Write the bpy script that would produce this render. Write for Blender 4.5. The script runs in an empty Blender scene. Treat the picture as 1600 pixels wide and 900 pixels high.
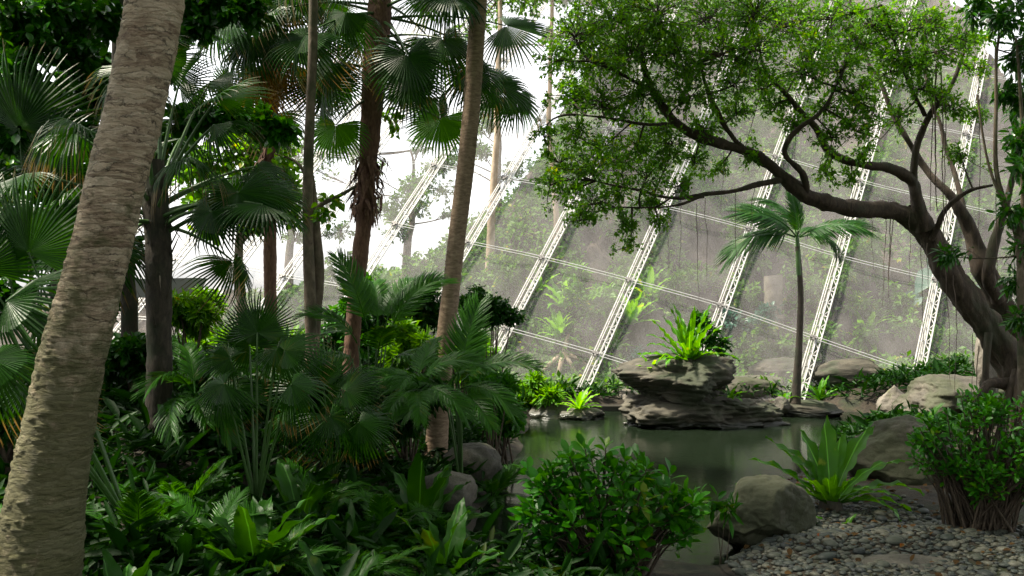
import bpy, bmesh, math
import numpy as np
from mathutils import Matrix, Vector

# ------------------------------------------------------------------ camera, sky, sun, exposure
H, F = 2.7, 1500.0                      # eye height above the pond, focal length in photo pixels
sc = bpy.context.scene
cam = bpy.data.objects.new('camera', bpy.data.cameras.new('camera'))
sc.collection.objects.link(cam); sc.camera = cam
cam.location = (0, 0, H); cam.rotation_euler = (math.radians(90), 0, 0)
cam.data.sensor_width = 36; cam.data.lens = 36*F/1600
cam.data.clip_start = .05; cam.data.clip_end = 2000

SUN_EL, SUN_AZ = 60, -84                # degrees; azimuth from +Y (view direction) towards +X
wd = bpy.data.worlds.new('World'); sc.world = wd; wd.use_nodes = True
nt = wd.node_tree; bg = nt.nodes['Background']
sky = nt.nodes.new('ShaderNodeTexSky'); sky.sky_type = 'NISHITA'; sky.sun_disc = False
sky.sun_elevation = math.radians(SUN_EL); sky.sun_rotation = math.radians(SUN_AZ)
sky.air_density = 1.0; sky.dust_density = 1.6; sky.ozone_density = 1.0
hs = nt.nodes.new('ShaderNodeHueSaturation'); hs.inputs['Saturation'].default_value = .12
nt.links.new(sky.outputs[0], hs.inputs['Color']); nt.links.new(hs.outputs[0], bg.inputs[0])
bg.inputs[1].default_value = .095
sun = bpy.data.objects.new('sun', bpy.data.lights.new('sun', 'SUN')); sc.collection.objects.link(sun)
sun.data.energy = 3.0; sun.data.angle = math.radians(6); sun.data.color = (1, .92, .76)
_e, _a = math.radians(SUN_EL), math.radians(SUN_AZ)
sdir = Vector((math.sin(_a)*math.cos(_e), math.cos(_a)*math.cos(_e), math.sin(_e)))
sun.rotation_euler = sdir.to_track_quat('Z', 'Y').to_euler()
vs = sc.view_settings; vs.view_transform = 'Standard'; vs.look = 'None'; vs.gamma = 1
vs.use_curve_mapping = False; vs.exposure = 1.95
cy = sc.cycles
cy.max_bounces = 7; cy.diffuse_bounces = 4; cy.glossy_bounces = 3; cy.transmission_bounces = 4
cy.transparent_max_bounces = 12; cy.caustics_reflective = False; cy.caustics_refractive = False
cy.sample_clamp_indirect = 6; cy.use_denoising = True

# ------------------------------------------------------------------ maths helpers
A = np.array
def P(px, py, d):
    """Point at distance d (metres ahead) seen at photo pixel px, py."""
    return A([(px-800)/F*d, d, H+(450-py)/F*d])
def nrm(v):
    v = np.asarray(v, float); return v/np.maximum(np.linalg.norm(v, axis=-1, keepdims=True), 1e-9)
def _hash(i, j, k, s):
    n = (i.astype(np.int64)*374761393+j.astype(np.int64)*668265263+k.astype(np.int64)*1274126177+s*69069) & 0xffffffff
    n = ((n ^ (n >> 13))*1103515245) & 0xffffffff
    n = ((n ^ (n >> 16))*2246822519) & 0xffffffff
    return ((n ^ (n >> 15)) & 0xffff)/32767.5-1
def vn(p, s=0):
    p = np.asarray(p, float); f = np.floor(p); t = p-f; t = t*t*t*(t*(t*6-15)+10)
    i, j, k = f[..., 0], f[..., 1], f[..., 2]; r = 0
    for a in (0, 1):
        for b in (0, 1):
            for c in (0, 1):
                w = (t[..., 0] if a else 1-t[..., 0])*(t[..., 1] if b else 1-t[..., 1])*(t[..., 2] if c else 1-t[..., 2])
                r = r+w*_hash(i+a, j+b, k+c, s)
    return r
def fbm(p, o=4, s=0):
    r, a = 0, 1.
    for q in range(o):
        r = r+a*vn(np.asarray(p)*2**q+q*17.3, s+q); a *= .5
    return r
def smooth_path(pts, n):
    """Catmull-Rom resampling of points (any width, radius included as a last column)."""
    p = np.asarray(pts, float); m = len(p)
    if m == 2: return p[0]+(p[1]-p[0])*np.linspace(0, 1, n)[:, None]
    q = np.vstack([2*p[0]-p[1], p, 2*p[-1]-p[-2]])
    s = np.linspace(0, m-1-1e-6, n); i = s.astype(int); t = (s-i)[:, None]
    a, b, c, d = q[i], q[i+1], q[i+2], q[i+3]
    return .5*(2*b+(c-a)*t+(2*a-5*b+4*c-d)*t*t+(3*b-a-3*c+d)*t**3)
def frames(p):
    t = nrm(np.gradient(p, axis=0)); n = np.zeros_like(t)
    u = A([1., 0, 0]) if abs(t[0][0]) < .8 else A([0, 1., 0])
    for i in range(len(p)):
        u = u-t[i]*np.dot(u, t[i]); u = u/max(np.linalg.norm(u), 1e-9); n[i] = u
    return t, n, np.cross(t, n)

# ------------------------------------------------------------------ mesh building
W = {}                                   # world matrix of every object made here
class MB:
    def __init__(s): s.v = []; s.f = []; s.n = 0
    def add(s, v, *faces):
        v = np.asarray(v, float).reshape(-1, 3)
        for f in faces:
            f = np.asarray(f, np.int64)
            if len(f): s.f.append(f+s.n)
        s.v.append(v); s.n += len(v)
    def tube(s, p, r, k=6, cap=True):
        p = np.asarray(p, float); r = np.broadcast_to(np.asarray(r, float), (len(p),))
        t, n, b = frames(p); a = np.arange(k)/k*2*np.pi
        v = p[:, None]+r[:, None, None]*(np.cos(a)[None, :, None]*n[:, None]+np.sin(a)[None, :, None]*b[:, None])
        s.grid(v, wrap=True)
        if cap:
            m = len(p)
            s.add(np.vstack([v[0], v[-1], p[:1], p[-1:]]), [[(i+1) % k, i, 2*k] for i in range(k)], [[k+i, k+(i+1) % k, 2*k+1] for i in range(k)])
    def grid(s, v, wrap=False):
        m, k = v.shape[:2]; i, j = np.meshgrid(np.arange(m-1), np.arange(k if wrap else k-1), indexing='ij')
        j2 = (j+1) % k
        s.add(v.reshape(-1, 3), np.stack([i*k+j, i*k+j2, (i+1)*k+j2, (i+1)*k+j], -1).reshape(-1, 4))
    def box(s, c, h, R=None):
        v = A([[x, y, z] for x in (-1, 1) for y in (-1, 1) for z in (-1, 1)])*np.asarray(h)
        if R is not None: v = v@np.asarray(R).T
        s.add(v+np.asarray(c), [[0, 1, 3, 2], [4, 6, 7, 5], [0, 4, 5, 1], [2, 3, 7, 6], [0, 2, 6, 4], [1, 5, 7, 3]])
    def inst(s, tpl, R, pos, sc_):
        tv, tf = tpl; N = len(pos)
        if not N: return
        v = np.einsum('nij,kj->nki', R, tv)*np.asarray(sc_, float).reshape(N, 1, 1)+np.asarray(pos)[:, None]
        off = (np.arange(N)*len(tv))[:, None, None]
        s.add(v.reshape(-1, 3), *[(np.asarray(f)[None]+off).reshape(-1, np.asarray(f).shape[1]) for f in tf])
    def mesh(s, name, mat, M=None, smooth=True):
        v = np.vstack(s.v) if s.v else np.zeros((0, 3))
        if M is not None:
            Q = A(M); v = v@Q[:3, :3].T+Q[:3, 3]
        me = bpy.data.meshes.new(name); me.vertices.add(len(v)); me.vertices.foreach_set('co', v.astype(np.float32).ravel())
        idx = np.concatenate([f.ravel() for f in s.f]); tot = np.concatenate([np.full(len(f), f.shape[1]) for f in s.f])
        st = np.concatenate([[0], np.cumsum(tot)[:-1]])
        me.loops.add(len(idx)); me.loops.foreach_set('vertex_index', idx.astype(np.int32))
        me.polygons.add(len(tot)); me.polygons.foreach_set('loop_start', st.astype(np.int32))
        me.polygons.foreach_set('use_smooth', np.full(len(tot), smooth))
        me.update(calc_edges=True); me.validate()
        if mat: me.materials.append(mat)
        return me
    def build(s, name, mat, parent=None, smooth=True):
        M = None
        if parent is not None: M = W[parent.name].inverted()
        return link(name, s.mesh(name, mat, M, smooth), parent)
def link(name, me, parent=None, M=None):
    """One object; M is its world matrix (None: the same as the parent's)."""
    o = bpy.data.objects.new(name, me); sc.collection.objects.link(o)
    pw = W[parent.name] if parent is not None else Matrix()
    M = pw.copy() if M is None else M
    if parent is not None: o.parent = parent
    o.matrix_basis = pw.inverted()@M
    W[o.name] = M.copy(); return o
def tag(o, label=None, cat=None, group=None, kind=None):
    for k, v in (('label', label), ('category', cat), ('group', group), ('kind', kind)):
        if v: o[k] = v
    return o
def thing(name, label, cat, loc, group=None):
    return tag(link(name, None, None, Matrix.Translation(Vector(loc))), label, cat, group)
def basis(f, n, pos, s=1.):
    """Matrix with X along f, Z near n."""
    f = nrm(f); n = np.asarray(n, float); n = nrm(n-f*np.dot(n, f)); y = np.cross(n, f)
    M = np.eye(4); M[:3, 0] = f*s; M[:3, 1] = y*s; M[:3, 2] = n*s; M[:3, 3] = pos
    return Matrix(M.tolist())
def rots(d, n):
    d = nrm(d); n = n-d*np.sum(n*d, -1, keepdims=True); n = nrm(n); y = np.cross(n, d)
    return np.stack([d, y, n], -1)

# ------------------------------------------------------------------ materials
def mat(name):
    m = bpy.data.materials.new(name); m.use_nodes = True; t = m.node_tree
    return m, t, t.nodes['Principled BSDF'], t.nodes['Material Output']
def nd(t, typ, **k):
    n = t.nodes.new(typ)
    for a, b in k.items():
        if hasattr(n, a) and a not in n.inputs: setattr(n, a, b)
        else: n.inputs[a].default_value = b
    return n
def ramp(t, src, stops):
    r = t.nodes.new('ShaderNodeValToRGB'); e = r.color_ramp.elements
    while len(e) < len(stops): e.new(.5)
    for q, (p, c) in zip(e, stops): q.position = p; q.color = (*c, 1)
    t.links.new(src, r.inputs[0]); return r.outputs[0]
def noise(t, scale, detail=4, rough=.6, vec=None, dist=0):
    n = nd(t, 'ShaderNodeTexNoise', Scale=scale, Detail=detail, Roughness=rough, Distortion=dist)
    if vec is None:
        g = nd(t, 'ShaderNodeNewGeometry'); vec = g.outputs['Position']
    t.links.new(vec, n.inputs['Vector']); return n
def mapped(t, scale, src=None):
    g = nd(t, 'ShaderNodeNewGeometry'); m = nd(t, 'ShaderNodeMapping'); m.inputs['Scale'].default_value = scale
    t.links.new(src or g.outputs['Position'], m.inputs[0]); return m.outputs[0]
def mix(t, fac, a, b):
    m = nd(t, 'ShaderNodeMix', data_type='RGBA')
    for q, s in ((0, fac), (6, a), (7, b)):
        if isinstance(s, (int, float)): m.inputs[q].default_value = s
        elif isinstance(s, tuple): m.inputs[q].default_value = (*s, 1)
        else: t.links.new(s, m.inputs[q])
    return m.outputs[2]
def over(t, src, lo, hi):
    m = nd(t, 'ShaderNodeMapRange'); t.links.new(src, m.inputs[0]); m.inputs[1].default_value = lo; m.inputs[2].default_value = hi; return m.outputs[0]
def bump(t, bs, src, strength=.5, dist=.01):
    b = nd(t, 'ShaderNodeBump', Strength=strength, Distance=dist); t.links.new(src, b.inputs['Height'])
    t.links.new(b.outputs[0], bs.inputs['Normal'])
def trunkmat():
    m, t, b, out = mat('leaning palm bark')
    v = mapped(t, (1, 1, 1)); rot = nd(t, 'ShaderNodeMapping'); rot.inputs['Rotation'].default_value = (0, math.radians(24), 0); rot.inputs['Scale'].default_value = (7, 7, 34); t.links.new(v, rot.inputs[0])
    n = noise(t, 1, 9, .72, rot.outputs[0], 1.2); n2 = noise(t, 5, 6, .65); n3 = noise(t, 26, 6, .7, mapped(t, (1, 1, 1.8)))
    wv = nd(t, 'ShaderNodeVectorMath', operation='MULTIPLY_ADD'); t.links.new(n2.outputs['Color'], wv.inputs[0]); wv.inputs[1].default_value = (2.4, 2.4, 3.4); t.links.new(rot.outputs[0], wv.inputs[2])
    n5a = noise(t, 9, 5, .7)
    vd = nd(t, 'ShaderNodeTexVoronoi', feature='DISTANCE_TO_EDGE', Scale=.62); vc = nd(t, 'ShaderNodeTexVoronoi', Scale=.62)
    t.links.new(wv.outputs[0], vd.inputs['Vector']); t.links.new(wv.outputs[0], vc.inputs['Vector'])
    sc_ = nd(t, 'ShaderNodeSeparateColor'); t.links.new(vc.outputs['Color'], sc_.inputs[0]); av = nd(t, 'ShaderNodeMath', operation='MULTIPLY_ADD'); t.links.new(sc_.outputs[0], av.inputs[0]); av.inputs[1].default_value = .35
    hv = nd(t, 'ShaderNodeMath', operation='MULTIPLY_ADD'); t.links.new(n.outputs[0], hv.inputs[0]); hv.inputs[1].default_value = 1.3; hv.inputs[2].default_value = -.3; t.links.new(hv.outputs[0], av.inputs[2])
    col = ramp(t, av.outputs[0], [(.18, (.12, .08, .05)), (.36, (.36, .265, .175)), (.52, (.56, .44, .3)), (.8, (.72, .6, .44))])
    ed = over(t, vd.outputs['Distance'], .09, .0); ek = nd(t, 'ShaderNodeMath', operation='MULTIPLY'); t.links.new(ed, ek.inputs[0]); t.links.new(over(t, n5a.outputs[0], .42, .62), ek.inputs[1]); col = mix(t, ek.outputs[0], col, (.035, .024, .014))
    red = ramp(t, n2.outputs[0], [(.5, (0, 0, 0)), (.64, (1, 1, 1))]); rm = nd(t, 'ShaderNodeMath', operation='MULTIPLY'); t.links.new(red, rm.inputs[0]); rm.inputs[1].default_value = .3; col = mix(t, rm.outputs[0], col, (.2, .11, .065))
    lich = ramp(t, n3.outputs[0], [(.58, (0, 0, 0)), (.7, (.8, .8, .8))]); col = mix(t, lich, col, (.3, .29, .2))
    g = nd(t, 'ShaderNodeNewGeometry'); sx = nd(t, 'ShaderNodeSeparateXYZ'); t.links.new(g.outputs['Position'], sx.inputs[0])
    mr = nd(t, 'ShaderNodeMapRange'); t.links.new(sx.outputs[2], mr.inputs[0]); mr.inputs[1].default_value = 4.2; mr.inputs[2].default_value = 1.8; mr.inputs[3].default_value = -.2; mr.inputs[4].default_value = .3
    ad = nd(t, 'ShaderNodeMath', operation='ADD'); n5 = noise(t, 7, 7, .7); t.links.new(n5.outputs[0], ad.inputs[0]); t.links.new(mr.outputs[0], ad.inputs[1])
    mo = ramp(t, ad.outputs[0], [(.5, (0, 0, 0)), (.72, (.85, .85, .85))]); col = mix(t, mo, col, (.1, .105, .035))
    t.links.new(col, b.inputs['Base Color']); b.inputs['Roughness'].default_value = .85
    mm = nd(t, 'ShaderNodeMath', operation='MULTIPLY_ADD'); t.links.new(n3.outputs[0], mm.inputs[0]); mm.inputs[1].default_value = .5; vm = nd(t, 'ShaderNodeMath', operation='MINIMUM'); t.links.new(vd.outputs['Distance'], vm.inputs[0]); vm.inputs[1].default_value = .25; vk = nd(t, 'ShaderNodeMath', operation='MULTIPLY_ADD'); t.links.new(vm.outputs[0], vk.inputs[0]); vk.inputs[1].default_value = .9; t.links.new(n.outputs[0], vk.inputs[2]); t.links.new(vk.outputs[0], mm.inputs[2]); bump(t, b, mm.outputs[0], 1., .03)
    return m
def leafmat(name, c1, c2, rough=.42, trans=.32, spec=.4, tips=False, rib=False):
    m, t, b, out = mat(name)
    g = nd(t, 'ShaderNodeNewGeometry'); oi = nd(t, 'ShaderNodeObjectInfo')
    add = nd(t, 'ShaderNodeMath', operation='ADD'); fr = nd(t, 'ShaderNodeMath', operation='FRACT')
    t.links.new(g.outputs['Random Per Island'], add.inputs[0]); t.links.new(oi.outputs['Random'], add.inputs[1])
    t.links.new(add.outputs[0], fr.inputs[0])
    n = noise(t, 2.2, 2)
    av = nd(t, 'ShaderNodeMath', operation='MULTIPLY_ADD'); t.links.new(fr.outputs[0], av.inputs[0]); av.inputs[1].default_value = .65
    sb = nd(t, 'ShaderNodeMath', operation='MULTIPLY_ADD'); t.links.new(n.outputs[0], sb.inputs[0]); sb.inputs[1].default_value = 1.0; sb.inputs[2].default_value = -.32
    t.links.new(sb.outputs[0], av.inputs[2])
    col = ramp(t, av.outputs[0], [(0, c1), (.86, c2), (.95, (c2[0]*2.2, c2[1]*1.1, c2[2]))])
    sat = nd(t, 'ShaderNodeHueSaturation', Saturation=1.25, Value=1.); t.links.new(col, sat.inputs['Color']); col = sat.outputs[0]
    if rib:                               # pale midrib and faint side veins
        tc = nd(t, 'ShaderNodeTexCoord'); sp = nd(t, 'ShaderNodeSeparateXYZ'); t.links.new(tc.outputs['Object'], sp.inputs[0]); ab = nd(t, 'ShaderNodeMath', operation='ABSOLUTE'); t.links.new(sp.outputs[1], ab.inputs[0])
        dr = noise(t, 3.5, 4); col = mix(t, over(t, dr.outputs[0], .62, .7), col, tuple(min(1, q*w) for q, w in zip(c2, (2.4, 1.2, .9))))
        col = mix(t, over(t, ab.outputs[0], .009, .004), col, tuple(min(1, q*2.) for q in c2))
    if tips:                              # dry brown leaf tips
        tc = nd(t, 'ShaderNodeTexCoord'); ln = nd(t, 'ShaderNodeVectorMath', operation='LENGTH'); t.links.new(tc.outputs['Object'], ln.inputs[0])
        nn = noise(t, 5, 3); ad = nd(t, 'ShaderNodeMath', operation='MULTIPLY_ADD'); t.links.new(nn.outputs[0], ad.inputs[0]); ad.inputs[1].default_value = .35; t.links.new(ln.outputs['Value'], ad.inputs[2])
        col = mix(t, over(t, ad.outputs[0], 1.0, 1.13), col, (.16, .11, .04))
    t.links.new(col, b.inputs['Base Color']); b.inputs['Roughness'].default_value = rough
    b.inputs['Specular IOR Level'].default_value = spec
    n2 = noise(t, 40, 2); bump(t, b, n2.outputs[0], .25, .01)
    tr = nd(t, 'ShaderNodeBsdfTranslucent')
    hv = nd(t, 'ShaderNodeHueSaturation', Saturation=1.15, Value=1.7); hv.inputs['Hue'].default_value = .485
    t.links.new(col, hv.inputs['Color']); t.links.new(hv.outputs[0], tr.inputs[0])
    mx = nd(t, 'ShaderNodeMixShader'); mx.inputs[0].default_value = trans
    t.links.new(b.outputs[0], mx.inputs[1]); t.links.new(tr.outputs[0], mx.inputs[2]); t.links.new(mx.outputs[0], out.inputs[0])
    return m
def barkmat(name, cols, moss=None, sx=8, sz=8, bs=.6, bd=.02, rough=.85, moss_lo=.5):
    m, t, b, out = mat(name)
    v = mapped(t, (sx, sx, sz)); n = noise(t, 1, 8, .68, v, .6); n2 = noise(t, 2.2, 5)
    col = ramp(t, n.outputs[0], [(.28, cols[0]), (.5, cols[1]), (.72, cols[2])])
    if moss:
        f = ramp(t, n2.outputs[0], [(moss_lo, (0, 0, 0)), (moss_lo+.16, (1, 1, 1))])
        mm = nd(t, 'ShaderNodeMath', operation='MULTIPLY'); t.links.new(f, mm.inputs[0]); mm.inputs[1].default_value = .8
        col = mix(t, mm.outputs[0], col, moss)
    t.links.new(col, b.inputs['Base Color']); b.inputs['Roughness'].default_value = rough
    n3 = noise(t, 1, 10, .72, v); bump(t, b, n3.outputs[0], bs, bd)
    return m
def rockmat(name, cols, moss, moss_amt=.55, scale=3., strata=0):
    m, t, b, out = mat(name)
    v = mapped(t, (scale, scale, scale*(4 if strata else 1.3)))
    n = noise(t, 1, 9, .65, v, .4); n2 = noise(t, scale*.7, 6); n4 = noise(t, scale*22, 4)
    col = ramp(t, n.outputs[0], [(.3, cols[0]), (.5, cols[1]), (.68, cols[2])])
    sp = ramp(t, n4.outputs[0], [(.36, (.45, .45, .45)), (.55, (1, 1, 1))])
    mm = nd(t, 'ShaderNodeMix', data_type='RGBA', blend_type='MULTIPLY'); mm.inputs[0].default_value = .6
    t.links.new(col, mm.inputs[6]); t.links.new(sp, mm.inputs[7])
    f = ramp(t, n2.outputs[0], [(moss_amt, (0, 0, 0)), (moss_amt+.12, (1, 1, 1))])
    g = nd(t, 'ShaderNodeMath', operation='MULTIPLY'); t.links.new(f, g.inputs[0]); g.inputs[1].default_value = .7
    col = mix(t, g.outputs[0], mm.outputs[2], moss)
    ge = nd(t, 'ShaderNodeNewGeometry'); sx = nd(t, 'ShaderNodeSeparateXYZ'); t.links.new(ge.outputs['Position'], sx.inputs[0])   # wet algae line just above the water
    wz = nd(t, 'ShaderNodeMath', operation='MULTIPLY_ADD'); t.links.new(n2.outputs[0], wz.inputs[0]); wz.inputs[1].default_value = -.22; t.links.new(sx.outputs[2], wz.inputs[2])
    wet = over(t, wz.outputs[0], .06, -.04); col = mix(t, wet, col, (.016, .018, .009))
    ro = nd(t, 'ShaderNodeMapRange'); t.links.new(wet, ro.inputs[0]); ro.inputs[3].default_value = .8; ro.inputs[4].default_value = .25; t.links.new(ro.outputs[0], b.inputs['Roughness'])
    t.links.new(col, b.inputs['Base Color'])
    n3 = noise(t, 1, 12, .7, mapped(t, (scale*2.5, scale*2.5, scale*(9 if strata else 3)))); bump(t, b, n3.outputs[0], .8, .03)
    return m
def plain(name, col, rough=.5, metal=0, var=.15, scale=6):
    m, t, b, out = mat(name); n = noise(t, scale, 6)
    c1 = tuple(c*(1-var) for c in col); c2 = tuple(min(1, c*(1+var)) for c in col)
    t.links.new(ramp(t, n.outputs[0], [(.3, c1), (.7, c2)]), b.inputs['Base Color'])
    b.inputs['Roughness'].default_value = rough; b.inputs['Metallic'].default_value = metal
    return m

M = {}
M['fan'] = leafmat('fan palm leaf', (.009, .034, .007), (.024, .076, .011), .42, .3, .35, True)
M['fan_bright'] = leafmat('young fan palm leaf', (.04, .14, .015), (.075, .22, .02), .42, .5, .3)
M['fan_dry'] = leafmat('withered fan palm leaf', (.09, .06, .025), (.2, .14, .06), .7, .3, .2)
M['pin'] = leafmat('feather palm leaf', (.018, .07, .01), (.05, .16, .018), .42, .38, .35)
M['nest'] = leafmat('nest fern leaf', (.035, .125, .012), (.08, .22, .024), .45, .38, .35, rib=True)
M['nest_dark'] = leafmat('shade-darkened nest fern leaf', (.012, .048, .008), (.032, .1, .014), .45, .34, .3, rib=True)  # nest fern leaf again, darkened so its colour carries the bank's shade
M['nest_hill'] = leafmat('hillside fern leaf', (.13, .3, .05), (.24, .45, .09), .5, .4)
M['ficus'] = leafmat('fig leaf', (.035, .125, .012), (.13, .31, .03), .38, .48)
M['broad'] = leafmat('broad tree leaf', (.014, .055, .012), (.05, .17, .022), .28, .32, .6)
M['light'] = leafmat('pale green leaf', (.07, .18, .03), (.14, .28, .055), .45, .45)
M['shrub'] = leafmat('shrub leaf', (.02, .085, .016), (.065, .19, .035), .42, .3, .35)
M['bush'] = leafmat('dark bush leaf', (.008, .034, .007), (.024, .085, .013), .45, .3, .3)
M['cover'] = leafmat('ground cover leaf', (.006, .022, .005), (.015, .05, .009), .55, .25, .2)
M['hill'] = leafmat('hillside leaf', (.035, .095, .02), (.13, .245, .06), .55, .4)
M['grey'] = leafmat('bluish leaf', (.03, .085, .06), (.07, .15, .11), .4, .25)
M['litter'] = leafmat('fallen leaf', (.03, .017, .008), (.09, .055, .026), .8, .1, .2)
M['petiole'] = plain('palm leaf stalk', (.055, .12, .03), .4)
M['twig'] = barkmat('twig bark', [(.03, .022, .014), (.07, .05, .032), (.12, .09, .06)], None, 20, 20)
M['palm_bark'] = trunkmat()
M['palm_bark2'] = barkmat('ringed palm bark', [(.1, .065, .042), (.26, .18, .12), (.4, .3, .21)], None, 10, 30, .6, .012)
M['fan_bark'] = barkmat('fibrous palm bark', [(.05, .025, .016), (.15, .075, .048), (.26, .15, .095)], None, 30, 8, .8, .02)
M['dark_bark'] = barkmat('dark palm bark', [(.016, .013, .009), (.045, .035, .024), (.09, .07, .05)], (.02, .035, .012), 24, 8, .8, .02)
M['fig_bark'] = barkmat('fig bark', [(.014, .009, .005), (.045, .03, .018), (.09, .066, .041)], (.024, .03, .01), 16, 5, .9, .03, moss_lo=.5)
M['pale_bark'] = barkmat('pale trunk bark', [(.22, .16, .1), (.38, .29, .2), (.5, .41, .3)], None, 8, 4, .4)
M['slim_bark'] = barkmat('slim tree bark', [(.07, .05, .035), (.16, .12, .085), (.28, .22, .16)], (.04, .055, .02), 12, 6, .5)
M['root'] = barkmat('hanging root bark', [(.045, .03, .02), (.09, .062, .045), (.14, .1, .075)], None, 14, 3)
M['rock_dark'] = rockmat('layered pond rock', [(.024, .021, .015), (.06, .053, .036), (.12, .105, .073)], (.022, .034, .011), .46, 2.2, 1)
M['rock'] = rockmat('grey boulder rock', [(.045, .041, .033), (.1, .09, .072), (.165, .147, .118)], (.06, .07, .03), .58, 2.)
M['rock_moss'] = rockmat('mossy boulder rock', [(.04, .035, .026), (.085, .074, .055), (.14, .122, .092)], (.035, .045, .014), .42, 2.)
M['rock_pale'] = rockmat('pale rock', [(.09, .08, .06), (.17, .15, .12), (.25, .22, .18)], (.12, .13, .05), .6, 3.)
M['concrete'] = rockmat('weathered concrete', [(.14, .12, .09), (.24, .205, .16), (.33, .29, .23)], (.1, .09, .05), .6, 3.)
M['ledge'] = plain('wet dark concrete', (.045, .04, .034), .3)
M['steel'] = plain('white painted steel', (.48, .47, .45), .5, 0, .3, 9)
M['clamp'] = plain('dull grey steel clamp', (.18, .17, .16), .5, .3)
M['cable'] = plain('pale steel cable', (.6, .6, .58), .4, .2)
M['panelgrey'] = plain('grey weathered panel', (.3, .29, .28), .7, 0, .25, 2)
for k, c in (('pb1', (.055, .06, .044)), ('pb2', (.036, .044, .036)), ('pb3', (.09, .088, .064)), ('pb4', (.022, .027, .025))):
    M[k] = plain('river pebble '+k, c, .6, 0, .2, 30)

def netmat():
    m, t, b, out = mat('fine wire netting')
    t.nodes.remove(b)
    df = nd(t, 'ShaderNodeBsdfDiffuse'); tl = nd(t, 'ShaderNodeBsdfTranslucent'); tp = nd(t, 'ShaderNodeBsdfTransparent')
    df.inputs[0].default_value = (.77, .72, .73, 1); tl.inputs[0].default_value = (.77, .72, .73, 1)
    a = nd(t, 'ShaderNodeMixShader'); a.inputs[0].default_value = .5
    t.links.new(df.outputs[0], a.inputs[1]); t.links.new(tl.outputs[0], a.inputs[2])
    n = noise(t, 1.1, 6, .65, mapped(t, (1.6, 1, .45)))
    f = ramp(t, n.outputs[0], [(.3, (.16,)*3), (.7, (.29,)*3)])
    x = nd(t, 'ShaderNodeMixShader'); t.links.new(f, x.inputs[0])
    t.links.new(tp.outputs[0], x.inputs[1]); t.links.new(a.outputs[0], x.inputs[2]); t.links.new(x.outputs[0], out.inputs[0])
    return m
M['pin_dark'] = leafmat('dark feather palm leaf', (.008, .035, .006), (.024, .085, .012), .45, .34, .3)  # feather leaf darkened: the young palm's silhouette put into its colour
M['net'] = netmat()

def watermat():
    m, t, b, out = mat('murky pond water')
    b.inputs['Base Color'].default_value = (.008, .013, .007, 1); b.inputs['Roughness'].default_value = .025; b.inputs['IOR'].default_value = 1.33; b.inputs['Specular IOR Level'].default_value = .2; b.inputs['Specular Tint'].default_value = (.62, .74, .6, 1)
    n = noise(t, 1, 5, .6, mapped(t, (3.2, 8, 1))); bump(t, b, n.outputs[0], .16, .03)
    return m
M['water'] = watermat()
def groundmat():
    m, t, b, out = mat('damp soil and moss')
    n = noise(t, 1.3, 8, .65); n2 = noise(t, 9, 6, .7)
    c = ramp(t, n.outputs[0], [(.3, (.02, .015, .009)), (.5, (.035, .027, .016)), (.62, (.02, .03, .01))])
    c2 = ramp(t, n2.outputs[0], [(.35, (.4, .4, .4)), (.65, (1.3, 1.2, 1.1))])
    mm = nd(t, 'ShaderNodeMix', data_type='RGBA', blend_type='MULTIPLY'); mm.inputs[0].default_value = 1
    t.links.new(c, mm.inputs[6]); t.links.new(c2, mm.inputs[7]); t.links.new(mm.outputs[2], b.inputs['Base Color'])
    b.inputs['Roughness'].default_value = .9; bump(t, b, n2.outputs[0], .9, .05)
    return m
M['ground'] = groundmat()
def hillmat():
    m, t, b, out = mat('hillside earth and rock')
    n = noise(t, .55, 8, .65); n2 = noise(t, 4, 8, .7, mapped(t, (1.6, 1.6, .6)))
    c = ramp(t, n.outputs[0], [(.3, (.02, .03, .012)), (.45, (.05, .044, .032)), (.6, (.11, .09, .075)), (.75, (.03, .042, .018))])
    c2 = ramp(t, n2.outputs[0], [(.3, (.35, .35, .35)), (.65, (1.25, 1.2, 1.15))])
    mm = nd(t, 'ShaderNodeMix', data_type='RGBA', blend_type='MULTIPLY'); mm.inputs[0].default_value = 1
    t.links.new(c, mm.inputs[6]); t.links.new(c2, mm.inputs[7]); t.links.new(mm.outputs[2], b.inputs['Base Color'])
    b.inputs['Roughness'].default_value = .95; bump(t, b, n2.outputs[0], 1, .12)
    return m
M['hillside'] = hillmat()

# ------------------------------------------------------------------ terrain and water
POND = A([(-.5, 9.4), (.5, 9.25), (1.3, 9.2), (1.9, 9.1), (2.35, 9.9), (2.9, 11.4), (4.0, 13.6), (5.4, 16.3), (7.6, 18.6), (8.3, 20.3),
          (6.5, 21.5), (3, 21.7), (.9, 21.2), (.35, 19.8), (.25, 17), (-.05, 14), (-.4, 11.6)])
def pond_sd(x, y):
    """Signed distance to the pond outline, positive on land."""
    p = np.stack([x, y], -1); d = np.full(x.shape, 1e9); ins = np.zeros(x.shape, bool)
    for a, b in zip(POND, np.roll(POND, -1, 0)):
        e = b-a; w = p-a; t = np.clip((w@e)/(e@e), 0, 1)[..., None]
        d = np.minimum(d, np.linalg.norm(w-t*e, axis=-1))
        c = ((a[1] > p[..., 1]) != (b[1] > p[..., 1])) & (p[..., 0] < (b[0]-a[0])*(p[..., 1]-a[1])/(b[1]-a[1]+1e-12)+a[0])
        ins ^= c
    return np.where(ins, -d, d)
def sstep(a, b, x):
    t = np.clip((x-a)/(b-a), 0, 1); return t*t*(3-2*t)
HX = [-60, -14, -6, -3.4, -2, 0, 1.2, 2.6, 4, 8, 14, 60]; HZ = [1.6, 1.6, 1.8, 2.2, 3.0, 4.4, 6.2, 8.8, 11.5, 16, 18, 18]
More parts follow.
